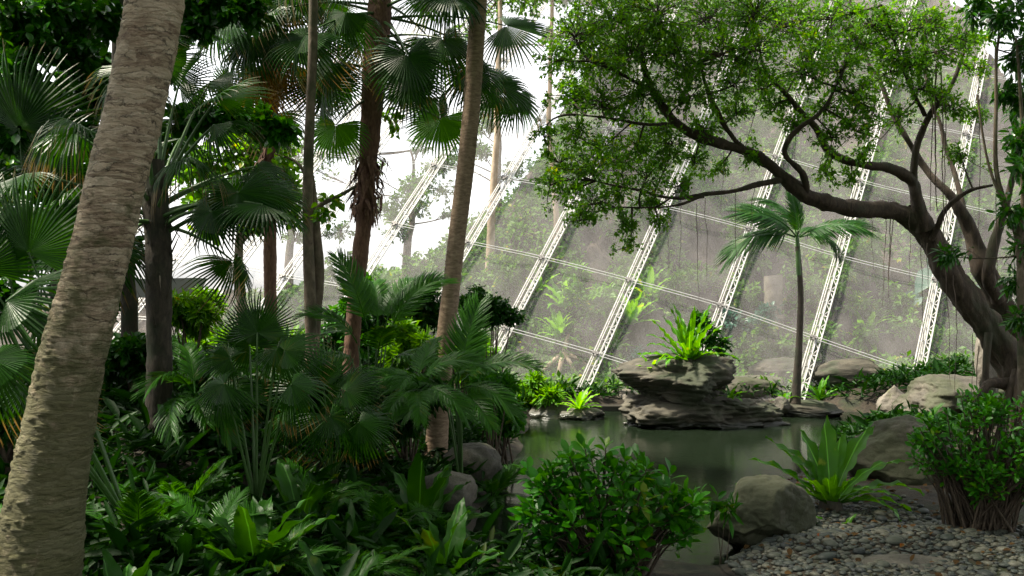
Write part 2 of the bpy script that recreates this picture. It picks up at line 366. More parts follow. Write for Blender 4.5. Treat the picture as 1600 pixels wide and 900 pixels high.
def hgt(x, y, detail=True):
    x = np.asarray(x, float); y = np.asarray(y, float); s = pond_sd(x, y)
    left = sstep(.6, -3.5, x)
    land = .1+.16*sstep(0, .8, s)+left*(1.05*sstep(0.3, 3.2, s))*(.5+.5*sstep(5.5, 10.5, y))+.55*sstep(6.5, 10.5, x)*sstep(8, 13, y)+.3*sstep(4, 0, y)
    z = np.where(s > 0, land*sstep(-.05, .25, s), -.55*sstep(0, -.5, s))
    q = np.stack([x, y, 0*x], -1)
    if detail: z = z+np.where(s > 0, .07*fbm(q*1.1, 4, 3), 0)
    up = y-(23.9-.058*x)+.5*vn(q*.35, 9); cap = np.interp(x, HX, HZ)
    hz = .2+1.12*np.maximum(up, 0); hz = np.where(hz > cap*.8, cap*.8+(cap*.4)*np.tanh((hz-cap*.8)/(cap*.4)*.6), hz)
    if detail: hz = hz+np.where(up > 0, np.minimum(up, 1)*(.5*fbm(q*.6, 4, 5)+.25*fbm(q*2.1, 3, 6)), 0)
    return np.where(up > 0, np.maximum(z, hz), z)
def gz(x, y): return float(hgt(A([x]), A([y]))[0])
def on(px, d, dz=0):
    """Ground point in the photo column px at distance d."""
    x = (px-800)/F*d; return A([x, d, gz(x, d)+dz])
def sheet(x0, x1, y0, y1, nx, ny):
    X, Y = np.meshgrid(np.linspace(x0, x1, nx), np.linspace(y0, y1, ny), indexing='ij'); return X, Y
mb = MB(); X, Y = sheet(-14, 16, -3, 22.6, 200, 200); mb.grid(np.stack([X, Y, hgt(X, Y)], -1).transpose(1, 0, 2))
tag(mb.build('ground', M['ground']), kind='structure')
mb = MB(); X, Y = sheet(-14, 16, 22.6, 46, 190, 190); mb.grid(np.stack([X, Y, hgt(X, Y)], -1).transpose(1, 0, 2))
tag(mb.build('hillside', M['hillside']), kind='structure')
mb = MB()                                # the land farther off, out to the horizon
X = A([-900, -200, -60, -14, 16, 60, 200, 900.]); Y = A([-900, -200, -40, -3, 46, 80, 300, 900.])
Xg, Yg = np.meshgrid(X, Y, indexing='ij'); Zg = np.where((Yg > 40), 1.3, -.4); Zg = np.where((np.abs(Xg) > 150) | (np.abs(Yg) > 150), -1., Zg)
v = np.stack([Xg, Yg, Zg], -1).reshape(-1, 3); fs = []
for i in range(7):
    for j in range(7):
        if i == 3 and j == 3: continue
        fs.append([i*8+j, (i+1)*8+j, (i+1)*8+j+1, i*8+j+1])
mb.add(v, fs); tag(mb.build('terrain', M['ground']), kind='structure')
mb = MB(); X, Y = sheet(-1.5, 9.2, 8.4, 22.3, 2, 2); mb.grid(np.stack([X, Y, 0*X], -1).transpose(1, 0, 2))
tag(mb.build('water', M['water'], smooth=False), kind='structure')

# ------------------------------------------------------------------ leaf templates
def tpl_small():
    return (A([[0, 0, 0], [.45, .26, .07], [1, 0, -.06], [.45, -.26, .07]]), [[[0, 3, 2], [0, 2, 1]]])
def tpl_leaf(w=.27, fold=.25, droop=.18, stem=.08, prof=((.2, .62), (.45, 1.), (.72, .8))):
    xs = [stem]+[stem+(1-stem)*a for a, _ in prof]+[1]
    mid = [[x, 0, -droop*x*x] for x in xs]; L = [[stem+(1-stem)*a, w*b, -droop*(stem+(1-stem)*a)**2+fold*w*b] for a, b in prof]
    Rr = [[a, -b, c] for a, b, c in L]; k = len(prof); n = k+2
    v = A(mid+L+Rr); q, t = [], []
    for o, rev in ((n, 0), (n+k, 1)):
        t += [[0, 1, o][::-1] if not rev else [0, 1, o], [n-2, n-1, o+k-1][::-1] if not rev else [n-2, n-1, o+k-1]]
        for i in range(k-1):
            f = [i+1, i+2, o+i+1, o+i]; q.append(f[::-1] if not rev else f)
    return (v, [q, t])
T_S, T_L = tpl_small(), tpl_leaf()
def tpl_mid(w, fold=.25, droop=.15):
    return (A([[0, 0, 0], [.28, w*.8, fold*w], [.65, w, fold*w-droop*.4], [1, 0, -droop], [.65, -w, fold*w-droop*.4], [.28, -w*.8, fold*w]]), [[[0, 3, 2, 1], [0, 5, 4, 3]]])
T_M, T_NM = tpl_mid(.25), tpl_mid(.12, .3, .25)
T_NARROW = tpl_leaf(.13, .3, .3); T_OBO = tpl_leaf(.21, .25, .22, .05, ((.25, .5), (.55, .95), (.8, .85)))
T_EAR = tpl_leaf(.36, .2, .3, .02, ((.08, .75), (.35, 1.), (.7, .6)))
def tpl_mesh(name, t, m):
    b = MB(); b.add(t[0], *t[1]); return b.mesh(name, m)

def fan_mesh(name, m, seed, nseg=44, span=290, droop=.5, fuse=.55, fold=.25):
    r = np.random.default_rng(seed); b = MB()
    for k in range(nseg):
        a = math.radians(-span/2+span*(k+.5)/nseg); hw = math.radians(span/nseg/2)*1.04
        L = (.74+.26*math.cos(a/2)**2)*r.uniform(.93, 1.04); dr = droop*r.uniform(.7, 1.4); tw = r.normal(0, .03)
        t = A([.03, .3, fuse, .68, .8, .91, 1.]); rows = []
        wf = fuse*L*math.tan(hw)
        for q in t:
            rr = q*L; u = max(0, (q-fuse)/(1-fuse)); w = rr*math.tan(hw) if q <= fuse else wf*(1-u)**.75+.0012
            aa = a+tw*u*u; z = -fold*abs(math.sin(a))*rr*.9-dr*(.1*q*q+.42*u*u); rr2 = rr-dr*.16*u*u
            c, s = math.cos(aa), math.sin(aa)
            rows.append([[rr2*c+w*s, rr2*s-w*c, z-w*.32], [rr2*c, rr2*s, z+w*.32], [rr2*c-w*s, rr2*s+w*c, z-w*.32]])
        b.grid(A(rows))
    return b.mesh(name, m, smooth=False)
def pin_mesh(name, m, seed, n=34, arch=1.0, leaf=.3, width=.02, lift=.35, hang=.35, t0=.16):
    r = np.random.default_rng(seed); b = MB(); s = np.linspace(0, 1, 24)
    ph = -arch*s**1.4; d = np.stack([np.cos(ph), 0*s, np.sin(ph)], -1); p = np.cumsum(d, 0)/24
    b.tube(p, .012*(1-.85*s), 5)
    for k in range(n):
        t = t0+(1-t0)*(k+.5)/n; i = t*23; i0 = min(int(i), 22); c = p[i0]+(p[i0+1]-p[i0])*(i-i0); tg = d[i0]; up = A([-tg[2], 0, tg[0]])
        L = leaf*(.35+.65*math.sin(math.pi*min(1, (t*.86+.1)))**.7)*r.uniform(.9, 1.08)
        an = math.radians(68-38*t+r.normal(0, 3))
        for sd in (-1, 1):
            f = tg*math.cos(an)+A([0, sd*math.sin(an), 0])+up*lift*r.uniform(.6, 1.3); f = nrm(f); w = nrm(np.cross(f, up))*width*L/leaf
            rows = []
            for q, ww in ((0, .35), (.3, 1), (.65, .85), (1, .05)):
                o = c+f*L*q-A([0, 0, 1])*hang*L*q*q*r.uniform(.8, 1.2); rows.append([o-w*ww, o+up*.25*width*ww, o+w*ww])
            b.grid(A(rows))
    return b.mesh(name, m, smooth=False)
def strap_mesh(name, m, seed, w=.1, arch=.9, wave=.026, ripple=9, n=16, fold=.35):
    r = np.random.default_rng(seed); b = MB(); s = np.linspace(0, 1, n); ph = -arch*s**1.7+r.normal(0, .05)
    d = np.stack([np.cos(ph), 0*s, np.sin(ph)], -1); p = np.vstack([[0, 0, 0], np.cumsum(d, 0)[:-1]/(n-1)])
    side = .05*np.sin(s*2.5+r.uniform(0, 6)); wd = w*(.28+.72*np.sin(np.pi*np.clip(s*.9+.12, 0, 1))**.8)*np.clip((1-s)*5, .02, 1)**.6
    rows = []; p1, p2 = r.uniform(0, 6, 2)
    for i in range(n):
        up = A([-d[i][2], 0, d[i][0]]); row = []
        for c, q in ((-1, 1), (-.5, .5), (0, 0), (.5, .5), (1, 1)):
            zz = fold*abs(c)*wd[i]+wave*q*q*math.sin(ripple*6.28*s[i]/2+(p1 if c < 0 else p2))*min(1, 4*s[i])
            if c == 0: zz += .004
            row.append(p[i]+A([0, side[i]+c*wd[i], 0])+up*zz)
        rows.append(row)
    b.grid(A(rows)); return b.mesh(name, m)

FANS = [fan_mesh('fan_blade', M['fan'], 1, 46, 285, .5, .48), fan_mesh('fan_blade', M['fan'], 2, 42, 260, 1.0, .42, .38),
        fan_mesh('fan_blade', M['fan'], 3, 46, 250, .28, .46, .3), fan_mesh('fan_blade', M['fan'], 4, 38, 230, 1.2, .42, .5)]
FANS_B = [fan_mesh('fan_blade', M['fan_bright'], 11, 44, 280, .45), fan_mesh('fan_blade', M['fan_bright'], 12, 40, 250, .7)]
FAN_DRY = fan_mesh('fan_blade', M['fan_dry'], 21, 36, 200, 1.3, .45, .8)
PINS = [pin_mesh('feather_blade', M['pin'], 1, 52, .9, .28, .0125), pin_mesh('feather_blade', M['pin'], 2, 56, 1.3, .26, .0115),
        pin_mesh('feather_blade', M['pin'], 3, 48, .6, .32, .014, .3, .3), pin_mesh('feather_blade', M['pin'], 4, 58, 1.7, .25, .011, .3, .6)]
PINS_D = [pin_mesh('feather_blade', M['pin_dark'], 5, 60, 1.2, .3, .0125, .2, .8), pin_mesh('feather_blade', M['pin_dark'], 6, 60, 1.6, .28, .012, .15, .9), pin_mesh('feather_blade', M['pin_dark'], 7, 56, .8, .3, .0125, .25, .6)]
STRAPS = [strap_mesh('strap_leaf', M['nest'], i, w, a) for i, (w, a) in enumerate([(.1, .7), (.09, 1.1), (.11, .5), (.085, 1.5), (.1, .9)])]
STRAPS_N = [strap_mesh('strap_leaf', M['nest'], 50+i, w, a) for i, (w, a) in enumerate([(.06, .5), (.065, .9), (.055, .3), (.07, 1.2)])]
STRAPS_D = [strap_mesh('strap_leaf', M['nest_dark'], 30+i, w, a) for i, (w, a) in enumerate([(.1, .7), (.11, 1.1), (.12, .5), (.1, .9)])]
STRAPS_H = [strap_mesh('strap_leaf', M['nest_hill'], 10+i, w, a, n=10) for i, (w, a) in enumerate([(.09, .8), (.08, 1.2), (.1, .6)])]

# ------------------------------------------------------------------ plant builders
def bez(a, b, c, n):
    t = np.linspace(0, 1, n)[:, None]; return a*(1-t)**2+2*b*t*(1-t)+c*t*t
def frond_fan(par, base, hub, f, n, R, me, sag=.12, r0=.016):
    """A fan leaf: blade (the part) with its stalk as sub-part."""
    base, hub = A(base, float), A(hub, float)
    o = link('frond', me, par, basis(f, n, hub, R))
    L = np.linalg.norm(hub-base); ctrl = (base+hub)/2+A([0, 0, sag*L])
    p = bez(base, ctrl, hub, 9); b = MB(); b.tube(p, np.linspace(r0*1.5, r0*.6, 9), 5); b.build('stalk', M['petiole'], o)
    return o
def fan_crown(par, top, n, rng, Lp=(.9, 1.3), R=(.6, .78), el=(75, -45), meshes=FANS, spread=.5, axis=A([0, 0, 1.]), skip=None):
    for i in range(n):
        u = (i+.5)/n; az = i*2.39996+rng.normal(0, .2); e = math.radians(el[0]+(el[1]-el[0])*u**.9+rng.normal(0, 6))
        h = A([math.cos(az), math.sin(az), 0]); dr = h*math.cos(e)+A([0, 0, math.sin(e)])
        L = rng.uniform(*Lp); base = top-axis*spread*u+h*.07; hub = base+dr*L+A([0, 0, -.12*L*math.cos(e)])
        if skip and skip(hub): continue
        e2 = e-math.radians(rng.uniform(25, 55)); f = h*math.cos(e2)+A([0, 0, math.sin(e2)]); nn = -h*math.sin(e2)+A([0, 0, math.cos(e2)])
        nn = nn+rng.normal(0, .15, 3)
        frond_fan(par, base, hub, f, nn, rng.uniform(*R), meshes[rng.integers(len(meshes))])
def pin_crown(par, top, n, rng, L=(1.2, 1.7), el=(80, 20), meshes=PINS, spread=.1, az0=0.):
    for i in range(n):
        u = (i+.5)/n; az = az0+i*2.39996+rng.normal(0, .25); e = math.radians(el[0]+(el[1]-el[0])*u+rng.normal(0, 6))
        h = A([math.cos(az), math.sin(az), 0]); f = h*math.cos(e)+A([0, 0, math.sin(e)]); nn = -h*math.sin(e)+A([0, 0, math.cos(e)])
        link('frond', meshes[rng.integers(len(meshes))], par, basis(f, nn+rng.normal(0, .12, 3), A(top)-A([0, 0, spread*u])+h*.03, rng.uniform(*L)))
def pin_one(par, base, tip, L, me, up=(0, 0, 1)):
    """One feather frond from base heading towards tip."""
    f = nrm(A(tip)-A(base)); link('frond', me, par, basis(f, up, base, L))
def ring_trunk(par, pts, seg, step, spacing, depth, mat_, seed, lump=.02, name='trunk', skew=.0, flake=0):
    p = A([[*P(a, b, d), r] for a, b, d, r in pts]); L = np.sum(np.linalg.norm(np.diff(p[:, :3], axis=0), axis=1)); n = int(L/step)
    q = smooth_path(p, n); c, r = q[:, :3], q[:, 3]; t, e1, e2 = frames(c)
    s = np.concatenate([[0], np.cumsum(np.linalg.norm(np.diff(c, axis=0), axis=1))])
    a = np.arange(seg)/seg*2*np.pi; ca, sa = np.cos(a), np.sin(a)
    rad = ca[None, :, None]*e1[:, None]+sa[None, :, None]*e2[:, None]
    base = c[:, None]+r[:, None, None]*rad
    wob = .35*vn(base*3, seed)+.18*vn(base*9, seed+1)
    ph = (s[:, None]+skew*r[:, None]*np.cos(a)[None])/spacing+wob
    saw = ph-np.floor(ph); ring = np.where(saw < .85, saw*.9, (1-saw)/.15*.76)-.4
    mod = 1+depth*ring*(.6+.6*vn(base*5, seed+5))+lump*fbm(base*2.5, 3, seed+2)+.35*lump*fbm(base*18, 3, seed+3)
    if flake:
        fl = fbm(np.stack([base[..., 0]*14, base[..., 1]*14, base[..., 2]*26], -1), 3, seed+7)
        mod = mod+flake*np.clip(fl*3-.6, 0, 1)
    v = c[:, None]+(r[:, None]*mod)[..., None]*rad
    b = MB(); b.grid(v, wrap=True); return b.build(name, mat_, par)
def polytube(pts, n, k, mb, wob=0., seed=0, rough=.0):
    q = smooth_path(pts, n); c = q[:, :3].copy()
    if wob: c += wob*np.stack([vn(c*1.7+7*i, seed+i) for i in range(3)], -1)*np.minimum(1, np.linspace(0, 6, n))[:, None]
    if rough:
        t, e1, e2 = frames(c); a = np.arange(k)/k*2*np.pi
        rad = np.cos(a)[None, :, None]*e1[:, None]+np.sin(a)[None, :, None]*e2[:, None]
        v = c[:, None]+q[:, 3][:, None, None]*rad; m = 1+rough*fbm(v*A([4, 4, 1.5]), 4, seed)+rough*.7*fbm(v*A([12, 12, 3]), 3, seed+3)
        mb.grid(c[:, None]+(q[:, 3][:, None]*m)[..., None]*rad, wrap=True)
    else: mb.tube(c, q[:, 3], k)
    return c, q[:, 3]
class Foliage:
    """Branchlets with leaves, gathered and built as one part each."""
    def __init__(s, seed): s.r = np.random.default_rng(seed); s.tw = MB(); s.pos = []; s.dir = []
    def cluster(s, c, rad, n_tw, n_leaf, start=None, r0=.015, gap=1.):
        r = s.r; c = A(c, float); rad = A(rad, float)*np.ones(3)
        if start is not None:
            L = np.linalg.norm(c-start); q = bez(A(start), (A(start)+c)/2+r.normal(0, .1*L, 3), c, 7); s.tw.tube(q, np.linspace(r0, r0*.45, 7), 4, False)
        for _ in range(n_tw):
            u = nrm(r.normal(0, 1, 3))*r.uniform(.35, 1)**.6; e = c+u*rad
            if start is not None and r.random() < .6: b0 = q[r.integers(3, 7)]
            else: b0 = c+u*rad*r.uniform(.05, .35)
            ctrl = (b0+e)/2+r.normal(0, .12, 3)*np.linalg.norm(e-b0)+A([0, 0, .06]); p = bez(b0, ctrl, e, 6)
            s.tw.tube(p, np.linspace(r0*.4, r0*.15, 6), 3, False)
            t = r.uniform(.25, 1.02, n_leaf)[:, None]; lp = b0*(1-t)**2+2*ctrl*t*(1-t)+e*t*t
            s.pos.append(lp+r.normal(0, .025, (n_leaf, 3))*gap); d = nrm(e-b0)
            s.dir.append(nrm(d*.7+r.normal(0, .65, (n_leaf, 3))+A([0, 0, -.25])))
    def rosette(s, tip, d, n, spread=1.0, stack=.05):
        r = s.r; d = nrm(d); a = nrm(np.cross(d, A([.3, .2, 1.]))); b = np.cross(d, a)
        for i in range(n):
            th = i*2.4+r.normal(0, .2); k = i/n
            s.pos.append((A(tip)-d*stack*k*2)[None]); s.dir.append(nrm(d*(1.1-1.2*k*spread)+(a*math.cos(th)+b*math.sin(th))*(.5+.7*k))[None])
    def build(s, par, leafmat_, tpl, size, name='foliage', twig=True, twigmat=None, upbias=1., parts=0, partmesh=None):
        if twig and s.tw.n: s.tw.build('branchlet', twigmat or M['twig'], par)['kind'] = 'stuff'
        pos = np.vstack(s.pos); d = np.vstack(s.dir); r = s.r; N = len(pos)
        nn = A([0, 0, upbias])+r.normal(0, .55, (N, 3)); sz = r.uniform(size[0], size[1], N); R = rots(d, nn)
        keep = np.ones(N, bool)
        if parts:
            near = np.argsort(pos[:, 1]*1.-pos[:, 2]*.8)[:parts]; keep[near] = False
            for i in near:
                m = np.eye(4); m[:3, :3] = R[i]*sz[i]; m[:3, 3] = pos[i]; link('leaf', partmesh, par, Matrix(m.tolist()))
        b = MB(); b.inst(tpl, R[keep], pos[keep], sz[keep]); o = b.build(name, leafmat_, par, smooth=len(tpl[0]) > 5); o['kind'] = 'stuff'
        return o
def nest_fern(name, label, base, n, L, rng_seed, meshes=STRAPS, el=(82, 12), group=None, cat='fern', az=None, widen=1.):
    r = np.random.default_rng(rng_seed); t = thing(name, label, cat, base, group)
    for i in range(n):
        u = (i+.5)/n; a = (i*2.39996 if az is None else az[0]+(az[1]-az[0])*((i*.618) % 1))+r.normal(0, .2); e = math.radians(el[0]+(el[1]-el[0])*u+r.normal(0, 5))
        h = A([math.cos(a), math.sin(a), 0]); f = h*math.cos(e)+A([0, 0, math.sin(e)]); nn = -h*math.sin(e)+A([0, 0, math.cos(e)])
        link('leaf', meshes[r.integers(len(meshes))], t, basis(f, nn+r.normal(0, .15, 3), A(base)+h*.03, r.uniform(.8, 1.05)*L*(1-.15*u)))
    return t
def shrub(name, label, base, clusters, matl, tpl, size, seed, n_tw=14, n_leaf=12, cat='shrub', group=None, stems=5, stemr=.02, mat_stem=None):
    """clusters: (x, y, z, radius) in world units."""
    t = thing(name, label, cat, base, group); fo = Foliage(seed); b = MB(); base = A(base, float)
    for c in clusters:
        c = A(c, float); m = base+(c[:3]-base)*.55+fo.r.normal(0, .05, 3); st = base+fo.r.normal(0, .06, 3)*A([1, 1, 0])
        b.tube(bez(st, m+A([0, 0, .1]), c[:3], 8), np.linspace(stemr, stemr*.4, 8), 5, False)
        fo.cluster(c[:3], c[3]*A([1, 1, .8]), n_tw, n_leaf, None, stemr*.6)
    b.build('stem', mat_stem or M['twig'], t); fo.build(t, matl, tpl, size); return t
def rock(name, label, c, size, seed, matl, cuts=9, strata=0., rotz=0., rough=.1, group=None, sub=5, cat='rock', fn=None, parent=None, crack=.035):
    r = np.random.default_rng(seed); bm = bmesh.new(); bmesh.ops.create_icosphere(bm, subdivisions=sub, radius=1.)
    v = A([x.co[:] for x in bm.verts]); f = A([[q.index for q in p.verts] for p in bm.faces]); bm.free()
    for _ in range(cuts):
        n = nrm(r.normal(0, 1, 3)*A([1, 1, .8])); o = r.uniform(.62, .9); dd = v@n-o; v = v-np.outer(np.maximum(dd, 0)*.95, n)
    v = v*(1+rough*fbm(v*1.3+seed, 4, seed))[:, None]
    v = v+nrm(v)*(rough*.2*fbm(v*7+seed, 4, seed+3))[:, None]
    ck = fbm(v*A([1.1, 1.1, 2.2])+seed*3, 3, seed+21); v = v-nrm(v)*(crack*np.exp(-(ck/.035)**2)*sstep(-.1, .25, vn(v*1.5, seed+30)))[:, None]
    if strata:
        h = v[:, 2]*5.5+.8*fbm(v*1.2, 3, seed+9); saw = h-np.floor(h); v[:, :2] *= (1+strata*(np.where(saw < .75, saw/.75, (1-saw)/.25)-.5+.5*vn(np.stack([np.floor(h), 0*h, 0*h+seed], -1), 4)))[:, None]
    if fn: v = fn(v)
    v = v*A(size)/2*1.12; ca, sa = math.cos(rotz), math.sin(rotz); v = np.stack([v[:, 0]*ca-v[:, 1]*sa, v[:, 0]*sa+v[:, 1]*ca, v[:, 2]], -1)
    b = MB(); b.add(v+A(c), f)
    if parent is not None: return b.build(name, matl, parent)
    me = b.mesh(name, matl, Matrix.Translation(-Vector(c))); return tag(link(name, me, None, Matrix.Translation(Vector(c))), label, cat, group)

# ------------------------------------------------------------------ the netted wall of the aviary
RX = [130, 240, 345, 433, 556, 691, 826, 981, 1140, 1297, 1462, 1625]           # rib columns in the photo at row 450
ROWS = [[488, 497, 507, 527, 548, 575, 605, 650, 700, 760, 820, 880], [398, 408, 418, 433, 452, 482, 515, 555, 603, 660, 715, 770],
        [313, 320, 328, 338, 352, 380, 405, 440, 480, 530, 585, 640], [232, 238, 243, 250, 260, 280, 300, 325, 360, 402, 440, 480],
        [157, 160, 163, 168, 176, 190, 203, 222, 247, 285, 320, 355], [84, 85, 87, 90, 96, 106, 117, 130, 150, 182, 212, 240],
        [13, 15, 17, 20, 25, 33, 41, 51, 67, 93, 118, 142], [-52, -50, -48, -46, -42, -35, -28, -20, -6, 15, 36, 55],
        [-112, -110, -108, -105, -100, -93, -85, -76, -62, -42, -22, -5], [-168, -165, -162, -158, -152, -145, -136, -126, -112, -92, -74, -58]]
def netpt(i, py):
    px = RX[i]+(1870-RX[i])*(450-py)/2000; u, w = (px-800)/F, (450-py)/F
    t = 20.52/(.0497*u+.8576-.6697*w); return A([u*t, t, H+w*t])
NN = nrm(A([.0497, .8576, -.6697])); RD = nrm(A([1, -.3, -.31])); RU = nrm(np.cross(NN, RD)); RU = RU*np.sign(RU[2])
wall = thing('aviary_net', 'tall sloping netting wall on white lattice ribs in front of the hillside', 'netting', netpt(6, 620))
def col_pts(i):
    lo = 450
    while netpt(i, lo)[2] > .12: lo += 3
    ys = [lo]+[r[i] for r in ROWS if r[i] < lo-12]; return A([netpt(i, y) for y in ys])
cols = [col_pts(i) for i in range(12)]
for i in range(12):
    p = cols[i]; L = np.linalg.norm(p[-1]-p[0]); n = int(L/.1); q = p[0]+(p[-1]-p[0])*np.linspace(0, 1, n)[:, None]; ax = nrm(p[-1]-p[0]); sd = nrm(np.cross(NN, ax)); sd = sd*np.sign(sd[0])
    b = MB(); w = .125
    Rm = np.stack([sd, NN, ax], -1)
    for o, hx in ((-w, .012), (-w*.6, .009), (w*.15, .012), (w, .015)):
        b.box((p[0]+p[-1])/2+sd*o, (hx, .018, L/2), Rm)
    b.box((p[0]+p[-1])/2+NN*.16, (.018, .018, L/2), Rm)
    rib = b.build('rib', M['steel'], wall, smooth=False)
    lat = MB(); m = int(L/.2)
    for k in range(m):
        a0 = p[0]+ax*(k*L/m); a1 = p[0]+ax*((k+1)*L/m); e0, e1 = (a0, a1) if k % 2 else (a1, a0)
        lat.tube(A([e0+sd*w*.15, e1+sd*w]), .009, 4, False)
        if k % 2: lat.box(a0+sd*w*.58, (w*.4, .008, .012), Rm)
        if k % 3 == 0: lat.tube(A([a0-sd*w, a0-sd*w*.6]), .012, 4, False)
        if k % 2: lat.tube(A([a0+sd*w, a1+NN*.16]), .009, 4, False); lat.tube(A([a0-sd*w, a1+NN*.16]), .009, 4, False)
    lat.build('lattice', M['steel'], rib, smooth=False)['kind'] = 'stuff'
    for c in p[1:]:
        b = MB(); b.box(c-NN*.06-sd*.06, (.075, .035, .035), Rm); b.box(c-NN*.07-sd*.05-ax*.05, (.025, .025, .045), Rm); b.build('clamp', M['clamp'], rib, smooth=False)
for r in ROWS:
    nodes = [netpt(i, r[i]) for i in range(12) if netpt(i, r[i])[2] > .3]
    if len(nodes) < 2: continue
    q = smooth_path(A(nodes), 8*len(nodes)); b = MB()
    for o in (-.04, .04): b.tube(q-NN*.05+RU*o, .009, 5)
    b.build('rail', M['cable'], wall)
for i in range(11):
    lo = max(cols[i][0][2], cols[i+1][0][2]); s = np.linspace(0, 1, 26); a = smooth_path(cols[i], 26); c = smooth_path(cols[i+1], 26)
    t = np.linspace(0.012, .988, 9)[None, :, None]; v = a[:, None]*(1-t)+c[:, None]*t
    v = v+NN*(.1+.14*np.sin(np.pi*t)*np.abs(np.sin(np.pi*s*8))[:, None, None])
    b = MB(); b.grid(v); b.build('netting', M['net'], wall)

# ------------------------------------------------------------------ pond surround: rocks, ledge, pebbles
def overhang(v):
    x = v[:, 0]; v = v.copy(); v[:, 2] = np.where(v[:, 2] < 0, v[:, 2]*(1-.75*sstep(.1, -1., x)), v[:, 2]*(1-.25*sstep(0, -1, x))+.0)
    v[:, 0] = np.where(x < 0, x*1.1, x*.86); return v
R0 = thing('rock_island', 'dark layered rock islet rising from the pond, overhanging on its left', 'rock', P(1085, 662, 19.1))
rock('base_rock', None, P(1095, 640, 19.1)+A([0, 0, -.08]), (2.6, 1.6, .98), 3, M['rock_dark'], 11, .035, rough=.24, parent=R0, sub=6, crack=.08)
rock('top_rock', None, P(1062, 602, 19.1), (2.25, 1.4, 1.15), 8, M['rock_dark'], 11, .045, fn=overhang, rough=.26, parent=R0, sub=6, crack=.08)
rock('step_rock', None, P(1150, 640, 18.9), (.7, .7, .42), 5, M['rock_dark'], 12, .03, rough=.2, parent=R0)
rock('shore_rock', 'low grey rock at the pond edge, farthest left of the far shore', P(852, 648, 20.2), (.95, .8, .6), 11, M['rock_moss'], 9, .03)
rock('shore_rock', 'light flat-topped rock under the yellow-green clump by the ledge', P(908, 654, 19.9), (.95, .8, .42), 12, M['rock'], 9, .05)
rock('shore_rock', 'pinkish rounded rock half hidden left of the islet', P(978, 626, 22.1), (.75, .6, .55), 13, M['rock_pale'], 6, 0)
t = thing('pond_ledge', 'dark straight concrete ledge along the far edge of the pond', 'ledge', P(965, 640, 21.2))
b = MB(); b.box(P(968, 637, 21.2), (.75, .16, .05)); b.build('capping', M['ledge'], t, smooth=False)
b = MB(); b.box(P(968, 644, 21.3), (.72, .12, .1)); b.build('upstand', M['ledge'], t, smooth=False)
rock('planter_rock', 'low dark rock ring in the pond around the young palm', P(1262, 641, 20.5), (1.45, 1., .42), 14, M['rock_dark'], 8, .05)
rock('planter_rock', 'narrow pale rock leaning at the young palm foot', P(1222, 634, 20.2), (.28, .3, .36), 15, M['rock'], 6, .03)
rock('far_rock', 'long brown rock wall behind the islet at the far shore', P(1165, 612, 22.3), (1.9, .8, .75), 16, M['rock_moss'], 9, .04)
rock('far_rock', 'dim blocky rock behind the young palm at the hill foot', P(1330, 600, 22.3), (2.2, .9, 1.1), 17, M['rock_dark'], 10, .05)
rock('far_rock', 'mossy slab rising behind the planter at the hill foot', P(1230, 585, 23.2), (1.6, .9, .8), 37, M['rock_dark'], 10, .04)
rock('pointed_rock', 'pale pointed rock at the right pond shore below the last rib', P(1402, 632, 18.6), (.72, .6, .68), 18, M['rock_pale'], 9, .03, fn=lambda v: v*np.stack([1-.5*np.maximum(v[:, 2], 0), 1-.4*np.maximum(v[:, 2], 0), 1+0*v[:, 2]], -1))
rock('large_boulder', 'broad mossy boulder on the right shore in front of the fig trunk', P(1485, 635, 17.8), (2., 1.5, 1.0), 19, M['rock_moss'], 12, .02, rough=.14, sub=6)
rock('standing_rock', 'upright grey rock standing against the fig trunk', P(1547, 570, 16.8), (.5, .5, 1.25), 20, M['rock_pale'], 8, .02)
rock('front_boulder', 'big smooth sandy boulder at the water edge in the right foreground', P(1188, 812, 9.9), (1.08, .85, .74), 21, M['rock_moss'], 12, .0, rotz=.3, rough=.13, sub=6)
rock('rounded_boulder', 'rounded grey boulder behind the large foreground fern', P(1408, 718, 12.3), (1.25, 1., .95), 22, M['rock_moss'], 9, 0, rough=.11, sub=6)
rock('dark_boulder', 'small dark boulder beside the foreground fern root', P(1375, 800, 11.), (.5, .4, .3), 23, M['rock_dark'], 7, 0)
rock('flat_slab', 'flat grey slab lying among the river pebbles at the bottom', P(1420, 892, 8.35), (1.05, .6, .2), 24, M['rock'], 5, 0, rough=.06)
rock('bank_boulder', 'grey boulder on the left pond bank under the wavy fern', P(742, 728, 12.6), (.75, .6, .55), 25, M['rock'], 7, 0)
rock('bank_boulder', 'long low boulder at the left bank near the water', P(700, 775, 10.2), (.7, .6, .45), 26, M['rock'], 7, 0)

